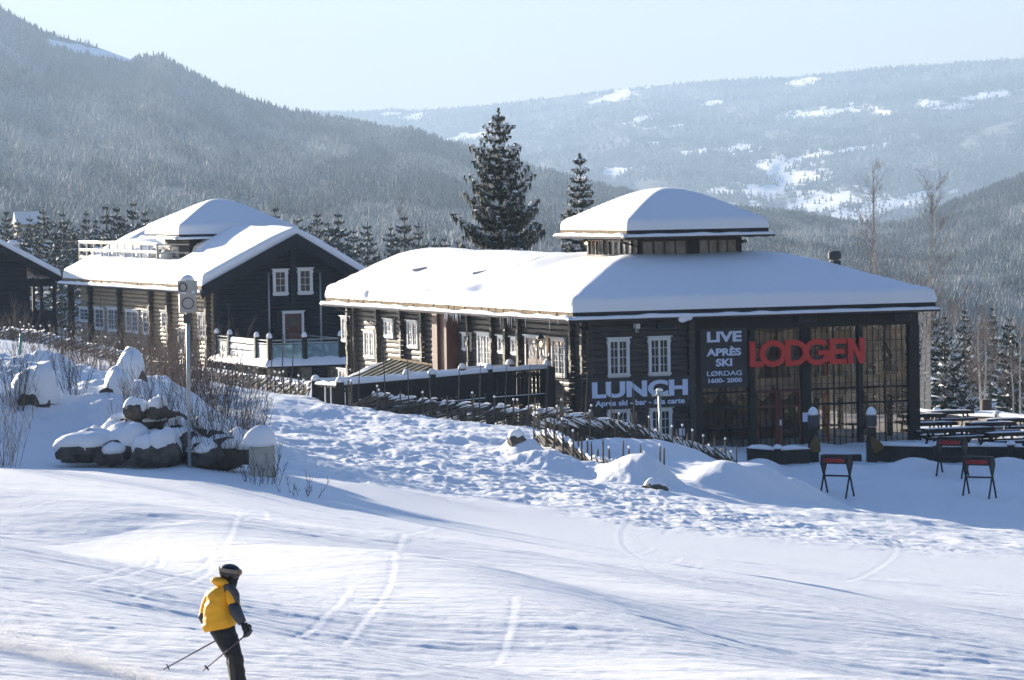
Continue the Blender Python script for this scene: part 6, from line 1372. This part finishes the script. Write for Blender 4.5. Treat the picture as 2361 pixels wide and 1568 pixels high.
rack = rack_proto(); RK = [(1930, 163.3, -.52, 'black ski rack with red lettering standing alone in front of the terrace opening'), (2258, 164, -.50, 'black ski rack with red lettering, nearer one of the pair at the right'), (2196, 169.5, -.50, 'black ski rack with red lettering, farther one of the pair at the right')]
def copy_tree(o, parent=None):
    c = o.copy(); sc.collection.objects.link(c); c.parent = parent
    for ch in list(o.children): copy_tree(ch, c)
    return c
racks = [rack, copy_tree(rack), copy_tree(rack)]
for r_, (px, Y, rz, lb) in zip(racks, RK): r_.location = G(px, Y); r_.rotation_euler = (0, 0, rz); tag(r_, lb, 'ski rack', 'ski racks in the snow before the terrace')

# ---------------------------------------------------------------- shrubs on the bank and along the fence
SH = [(205, 128, 1.9, 40, 'brown shrub between the snow blocks and the loudspeaker pole', 'twig', .9), (355, 118, 2.1, 34, 'brown twigs rising above the top stones of the heap', 'twig', .7), (110, 150, 1.6, 40, 'low brown shrub behind the boulder at the left edge', 'twig', 1.5), (545, 121, 2.0, 40, 'brown twigs above the right end of the boulder heap', 'twig', .8), (40, 118, 2.0, 26, 'bare shrub before the boulder with the big snow cap', 'twig_dark', .6), (330, 137, 2.6, 70, 'brown twiggy shrub just left of the loudspeaker pole before the house wall', 'twig', 1.1), (385, 134, 3.0, 90, 'densest brown shrub right behind the loudspeaker pole', 'twig', 1.2), (445, 131, 2.6, 80, 'brown shrub right of the loudspeaker pole below the balcony', 'twig', 1.1), (500, 128, 2.2, 55, 'brown shrub on the right shoulder of the bank', 'twig', 1.0),
      (560, 175, 1.6, 40, 'thin shrub against the fence in front of the balcony', 'twig', 1.3), (470, 114, 2.6, 34, 'tall dark twigs rising from the dark boulders right of the pole', 'twig_dark', .9), (520, 113, 2.3, 34, 'tall dark twigs in front of the boulders left of the cabinet', 'twig_dark', .8), (415, 114, 2.2, 22, 'dark twigs at the foot of the loudspeaker pole', 'twig_dark', .5),
      (590, 110, 1.0, 16, 'short dry stems in front of the pale cabinet', 'twig_dark', .8), (290, 116, 2.0, 10, 'slender dark shrub at the left foot of the bank heap', 'twig_dark', .2), (175, 120, 2.3, 12, 'slender dark shrub standing between the two capped boulders', 'twig_dark', .3), (150, 121, 1.9, 10, 'thin shrub just right of the boulder at the left edge', 'twig_dark', .3),
      (10, 112, 2.3, 26, 'spreading bare shrub cut by the left edge of the view', 'twig', .5), (240, 160, 1.4, 30, 'low shrub behind the bank beside the fence', 'twig', 1.6), (120, 135, 1.7, 20, 'pale thin stems behind the boulder near the left edge', 'twig', .9), (700, 108, .7, 8, 'few short stems in the snow right of the cabinet', 'twig_dark', .7),
      (20, 215, 2.2, 30, 'shrub in front of the blue-black house', 'twig', 1.6), (560, 131, 1.9, 26, 'thin stems at the right end of the bank crest', 'twig', .9)]
for i, (px, Y, h, n, lb, mt, spd) in enumerate(SH): shrub(G(px, Y - 6 * (Y < 123)), h, n, 500 + i, M[mt], lb, spd, r=.0085 if Y > 125 else .007, sub=7)

# ---------------------------------------------------------------- the skier
YS = 46.0
def K(cx, cy, dy=0.0): return Vector(at(345.8 + cx * .1912, 1268.1 + cy * .1912, YS + dy))
foot = K(1080, 1760); skier = tag(empty('person', foot), 'skier in a yellow jacket and black trousers gliding to the right on the piste', 'person')
def skin(name, verts, edges, mat, parent, sub=2, root=0):
    me = bpy.data.meshes.new(name); me.from_pydata([tuple(v[0] - foot) for v in verts], edges, []); me.update(); o = bpy.data.objects.new(name, me); sc.collection.objects.link(o)
    md = o.modifiers.new('skin', 'SKIN')
    for i, v in enumerate(verts):
        r_ = v[1]; me.skin_vertices[0].data[i].radius = (r_, r_) if not isinstance(r_, tuple) else r_; me.skin_vertices[0].data[i].use_root = (i == root)
    md.use_smooth_shade = True; s = o.modifiers.new('sub', 'SUBSURF'); s.levels = sub; s.render_levels = sub
    bpy.context.view_layer.update(); m2 = bpy.data.meshes.new_from_object(o.evaluated_get(bpy.context.evaluated_depsgraph_get())); bpy.data.objects.remove(o)
    m2.materials.clear(); m2.materials.append(mat); m2.name = name
    for p in m2.polygons: p.use_smooth = True; p.material_index = 0
    return link(bpy.data.objects.new(name, m2), parent)
J = dict(pel=K(885, 985), waist=K(860, 880), ch=K(855, 680), uc=K(880, 540), nk=K(930, 420), hd=K(968, 300), rs=K(985, 500, -.13), re=K(1035, 730, -.20), rw=K(1130, 890, -.24), rh=K(1170, 985, -.25),
         ls=K(780, 540, .13), le=K(655, 760, .24), lw=K(740, 930, .34), lh=K(860, 1020, .36), rhip=K(945, 1030, -.08), rk=K(1048, 1300, -.12), ra=K(1075, 1600, -.06), rf=K(1095, 1730, -.04), lhip=K(855, 1030, .08), lk=K(995, 1310, .08), la=K(1040, 1610, .14), lf=K(1060, 1740, .16))
skin('body', [(J['pel'], .10), (J['waist'], .10), (J['ch'], .11), (J['uc'], .09), (J['nk'], .055), (J['hd'], .085), (J['rs'], .06), (J['re'], .045), (J['rw'], .032), (J['ls'], .06), (J['le'], .045), (J['lw'], .032), (J['rhip'], .09), (J['rk'], .06), (J['ra'], .045), (J['rf'], .04), (J['lhip'], .09), (J['lk'], .06), (J['la'], .045), (J['lf'], .04)],
     [(0,1),(1,2),(2,3),(3,4),(4,5),(3,6),(6,7),(7,8),(3,9),(9,10),(10,11),(0,12),(12,13),(13,14),(14,15),(0,16),(16,17),(17,18),(18,19)], M['black'], skier)
def loft(m_, rings, n=40):
    """rings: (left, right, centre height, tilt, depth radius, depth offset) joined into one smooth shell"""
    vs = []; A_ = np.array(rings, float); tt_ = np.linspace(0, len(A_) - 1, (len(A_) - 1) * 4 + 1); rings = np.stack([np.interp(tt_, np.arange(len(A_)), A_[:, k]) for k in range(6)], 1)
    for (l, rt_, cy, tl_, ry, dy) in rings:
        cx = (l + rt_) / 2; rx = (rt_ - l) / 2
        for k in range(n):
            a = 6.2832 * k / n; q = math.cos(a); sgn = 1 if q >= 0 else -1
            vs.append(K(cx + rx * sgn * abs(q) ** .85, cy + tl_ * q * rx, dy - ry * math.sin(a)) - foot)
    R_ = len(rings); m_.add(vs, [(i*n+k, i*n+(k+1) % n, (i+1)*n+(k+1) % n, (i+1)*n+k) for i in range(R_-1) for k in range(n)] + [tuple(range(n))[::-1], tuple(range((R_-1)*n, R_*n))])
def rel(v): return v - foot
def folds(o, amp, a, b):
    for v in o.data.vertices:
        p = v.co; v.co = p + Vector((p.x, p.y, 0)).normalized() * amp * float(fbm(p.x * a + p.z * 3, p.z * b - p.x * 4, 77, 3, .6))
m_ = MB(); loft(m_, [(672, 1010, 962, -.20, .150, 0), (650, 1036, 930, -.18, .175, 0), (640, 1030, 880, -.14, .182, 0), (640, 1010, 800, -.10, .182, 0), (642, 990, 720, -.08, .178, 0), (652, 985, 640, -.06, .170, 0), (668, 990, 570, -.06, .155, 0), (700, 1000, 510, -.05, .135, 0), (745, 1010, 465, .0, .110, 0), (800, 1000, 432, .05, .085, 0), (850, 985, 405, .1, .065, 0)])
jk = m_.build('jacket', M['yellow'], skier, True); folds(jk, .030, 8, 13)
m_ = MB(); m_.tube([rel(K(965, 470, -.07)), rel(K(985, 510, -.11)), rel(K(1000, 600, -.155)), rel(K(1025, 690, -.185))], [.055, .080, .076, .068], 16); m_.build('upper_sleeve', M['yellow'], jk, True)
m_ = MB(); m_.tube([rel(K(770, 500, .08)), rel(K(750, 545, .12)), rel(K(695, 650, .18)), rel(K(662, 745, .22))], [.05, .078, .072, .064], 16); m_.build('upper_sleeve', M['yellow'], jk, True)
m_ = MB()
m_.tube([rel(K(1010, 655, -.18)), rel(K(1035, 740, -.205)), rel(K(1085, 830, -.225)), rel(K(1118, 880, -.235))], [.070, .074, .062, .050], 14); m_.build('sleeve', M['grey_sleeve'], jk, True)
m_ = MB(); m_.tube([rel(K(672, 735, .22)), rel(K(645, 800, .25)), rel(K(690, 890, .31)), rel(K(740, 930, .34))], [.064, .066, .058, .05], 14); m_.build('sleeve', M['grey_sleeve'], jk, True)
m_ = MB(); m_.tube([rel(K(910, 448, -.10)), rel(K(985, 462, -.17)), rel(K(1038, 540, -.20)), rel(K(1056, 640, -.215))], [.035, .045, .044, .028], 10); m_.build('shoulder_patch', M['grey_sleeve'], jk, True)
c = rel(K(868, 392)); m_ = MB(); m_.blob((0, 0, 0), (.125, .12, .062), 18, 0, 4, .12); h_ = m_.build('hood', M['yellow'], jk, True, c); h_.rotation_euler = (0, math.radians(14), 0)
m_ = MB(); loft(m_, [(700, 1030, 930, -.1, .13, 0), (722, 1042, 1000, -.05, .15, -.02), (778, 1080, 1100, 0, .13, -.05), (850, 1098, 1200, 0, .115, -.08), (915, 1118, 1280, 0, .098, -.09), (930, 1130, 1330, 0, .09, -.09), (948, 1145, 1420, 0, .092, -.08), (968, 1152, 1540, 0, .09, -.06), (985, 1165, 1700, 0, .09, -.05)])
tr_ = m_.build('trousers', M['black'], skier, True); folds(tr_, .022, 6, 12)
m_ = MB(); loft(m_, [(740, 960, 1000, 0, .11, .10), (775, 985, 1090, 0, .10, .11), (850, 1020, 1200, 0, .088, .11), (915, 1045, 1310, 0, .072, .11), (935, 1065, 1430, 0, .078, .13), (955, 1095, 1560, 0, .078, .15), (975, 1120, 1700, 0, .08, .16)]); tl2 = m_.build('trouser_leg', M['black'], tr_, True); folds(tl2, .018, 6, 12)
m_ = MB(); loft(m_, [(935, 1010, 1250, 0, .05, -.155), (940, 1030, 1330, 0, .06, -.15), (950, 1040, 1440, 0, .06, -.14), (965, 1050, 1560, 0, .055, -.115), (980, 1055, 1680, 0, .05, -.10)]); m_.build('calf_panel', M['pants2'], tr_, True)
c = rel(K(963, 268)); m_ = MB(); m_.blob((0, 0, 0), (.128, .112, .098), 22, 0, 1, .03); hm_ = m_.build('helmet', M['helmet'], skier, True, c); hm_.rotation_euler = (0, math.radians(8), 0)
m_ = MB(); m_.blob(tuple(rel(K(985, 330))), (.085, .075, .075), 16, 0, 2, .04); m_.blob(tuple(rel(K(1045, 335, -.0))), (.028, .03, .03), 8, 0, 1, .05); m_.tube([rel(K(985, 350)), rel(K(955, 430))], [.078, .085], 14); m_.build('face_mask', M['black'], skier, True)
m_ = MB(); n = 26; ring = []
for k in range(n):
    a = 6.283 * k / n
    for dz in (-.022, .022): ring.append(tuple(c + Vector((math.cos(a) * .133, math.sin(a) * .117, dz + .022 - math.cos(a) * .020))))
m_.add(ring, [(2*k, 2*((k+1) % n), 2*((k+1) % n)+1, 2*k+1) for k in range(n)]); gg = m_.build('goggles', M['strap'], skier, True)
m_ = MB(); g0 = rel(K(1086, 268)); m_.blob(tuple(g0), (.026, .085, .036), 14, 0, 1, .03); m_.build('lens', M['lens'], gg, True)
def glove(w, d, grip, parent, s):
    """palm, four curled fingers of different length round the grip, and a thumb"""
    m_ = MB(); w = Vector(w); d = Vector(d).normalized(); g = Vector(grip).normalized(); sd = d.cross(g).normalized() * s; pc = w + d * .045
    m_.tube([w - d * .02, w + d * .02, pc, w + d * .085], [.040, .043, .046, .036], 10)
    for i, ln in enumerate((.070, .080, .076, .060)):
        o = w + d * .085 + g * (.036 - .024 * i); p1 = o + d * ln * .45 + sd * .012; p2 = p1 + sd * ln * .38 + d * ln * .08; p3 = p2 - d * ln * .30 + sd * ln * .05; m_.tube([o - d * .02, o, p1, p2, p3], [.014, .0145, .0135, .0125, .010], 7)
    o = w + d * .03 + g * .040; m_.tube([o, o + d * .022 + g * .024, o + d * .045 + g * .018 + sd * .03], [.016, .015, .012], 7)
    return m_.build('glove', M['black'], parent, True)
pa_ = K(1215, 975, -.27); pb_ = K(635, 1462, -.30); pd = (pb_ - pa_).normalized()
glove(rel(K(1140, 905, -.24)), K(1185, 1030, -.26) - K(1140, 905, -.24), -pd, skier, -1)
qa_ = K(905, 1032, .40); qb_ = K(160, 1442, .30); qd = (qb_ - qa_).normalized(); glove(rel(K(790, 965, .35)), K(880, 1040, .38) - K(790, 965, .35), -qd, skier, 1)
for nm, f_, mt in (('boot', J['rf'], 'black'), ('boot', J['lf'], 'black')):
    m_ = MB(); b = rel(f_); m_.tube([b + Vector((-.03, 0, .22)), b + Vector((0, 0, .06))], [.075, .07], 12); m_.box((b.x - .13, b.y - .05, b.z - .03), (b.x + .18, b.y + .05, b.z + .06)); m_.build('boot', M['black'], skier, True)
for i, f_ in enumerate((J['rf'], J['lf'])):
    d = Vector((.85, .52, -.07)).normalized(); b = f_ + Vector((0, 0, -.05)); m_ = MB(); m_.beam(-d * .75, d * .75, .075, .02); m_.beam(d * .75, d * .93 + Vector((0, 0, .07)), .07, .014); o = m_.build('ski', M['signred'], None, False, b); tag(o, 'narrow ski under the %s boot of the yellow skier' % ('right' if i == 0 else 'left'), 'ski'); m_ = MB(); m_.box((-.12, -.04, .01), (.14, .04, .035)); m_.build('binding', M['ring'], o)
for (a, b, lb) in ((pa_, pb_, 'ski pole in the right hand of the yellow skier, basket visible'), (qa_, qb_, 'ski pole in the left hand of the yellow skier, trailing farther back')):
    d = (b - a); r_ = tag(empty('ski_pole', a), lb, 'ski pole'); m_ = MB(); m_.tube([(0, 0, 0), tuple(d)], [.0095, .0065], 8); m_.build('shaft', M['polecol'], r_); m_ = MB(); dn = d.normalized(); m_.tube([tuple(-dn * .02), tuple(dn * .11)], .018, 8); m_.build('grip', M['ring'], r_)
    m_ = MB(); m_.tube([tuple(d - dn * .07), tuple(d - dn * .055)], [.036, .040], 12); m_.build('basket', M['ring'], r_)
# powder thrown up behind the skis
def spray():
    """a low cloud of flying snow crystals along the skier's trail"""
    rg = np.random.default_rng(44); P_ = np.array([tuple(ground_hit(x, y + 24, 30)) for (x, y) in ((-160, 1445), (-60, 1458), (60, 1482), (180, 1508), (300, 1540), (430, 1578))]); n = 34000
    t = rg.uniform(0, len(P_) - 1.001, n); i = t.astype(int); f = (t - i)[:, None]; c = P_[i] * (1 - f) + P_[i + 1] * f
    puff = .16 + .55 * np.clip(vnoise(t * 2.3, t * 0 + 4, 7) + .35, 0, 1); puff *= np.clip(t * .6 + .4, 0, 1) * np.clip((len(P_) - 1 - t) * .9, .15, 1)
    hgt = np.abs(rg.normal(0, 1, n)) * puff * .42; c[:, 2] += hgt; c[:, 0] += rg.normal(0, .09, n); c[:, 1] += rg.normal(0, .16, n)
    r_ = rg.uniform(.001, .0032, n); T = np.array([(1, 1, 1), (1, -1, -1), (-1, 1, -1), (-1, -1, 1)]); V = (c[:, None, :] + T[None] * r_[:, None, None]).reshape(-1, 3)
    Fq = (np.array([(0, 1, 2), (0, 3, 1), (0, 2, 3), (1, 3, 2)])[None] + 4 * np.arange(n)[:, None, None]).reshape(-1, 3).astype(np.int32)
    me = bpy.data.meshes.new('snow_spray'); me.vertices.add(len(V)); me.vertices.foreach_set('co', V.astype(np.float32).ravel()); me.loops.add(Fq.size); me.loops.foreach_set('vertex_index', Fq.ravel()); me.polygons.add(len(Fq)); me.polygons.foreach_set('loop_start', (np.arange(len(Fq)) * 3).astype(np.int32)); me.update(calc_edges=True); me.materials.append(M['flying'])
    tag(link(bpy.data.objects.new('snow_spray', me)), kind='stuff')
spray()
# ---------------------------------------------------------------- haze in the valley air
hz = MB(); hz.box((-4500, -30, -420), (5200, 14500, 900))
hm = bpy.data.materials.new('valley_haze'); hm.use_nodes = True; hn = hm.node_tree
for nd in list(hn.nodes):
    if nd.type == 'BSDF_PRINCIPLED': hn.nodes.remove(nd)
pv = hn.nodes.new('ShaderNodeVolumePrincipled'); pv.inputs['Color'].default_value = (.36, .50, .70, 1); pv.inputs['Density'].default_value = HAZE
pv.inputs['Anisotropy'].default_value = 0.25
hn.links.new(pv.outputs[0], hn.nodes['Material Output'].inputs['Volume'])
tag(hz.build('haze', hm), kind='stuff')
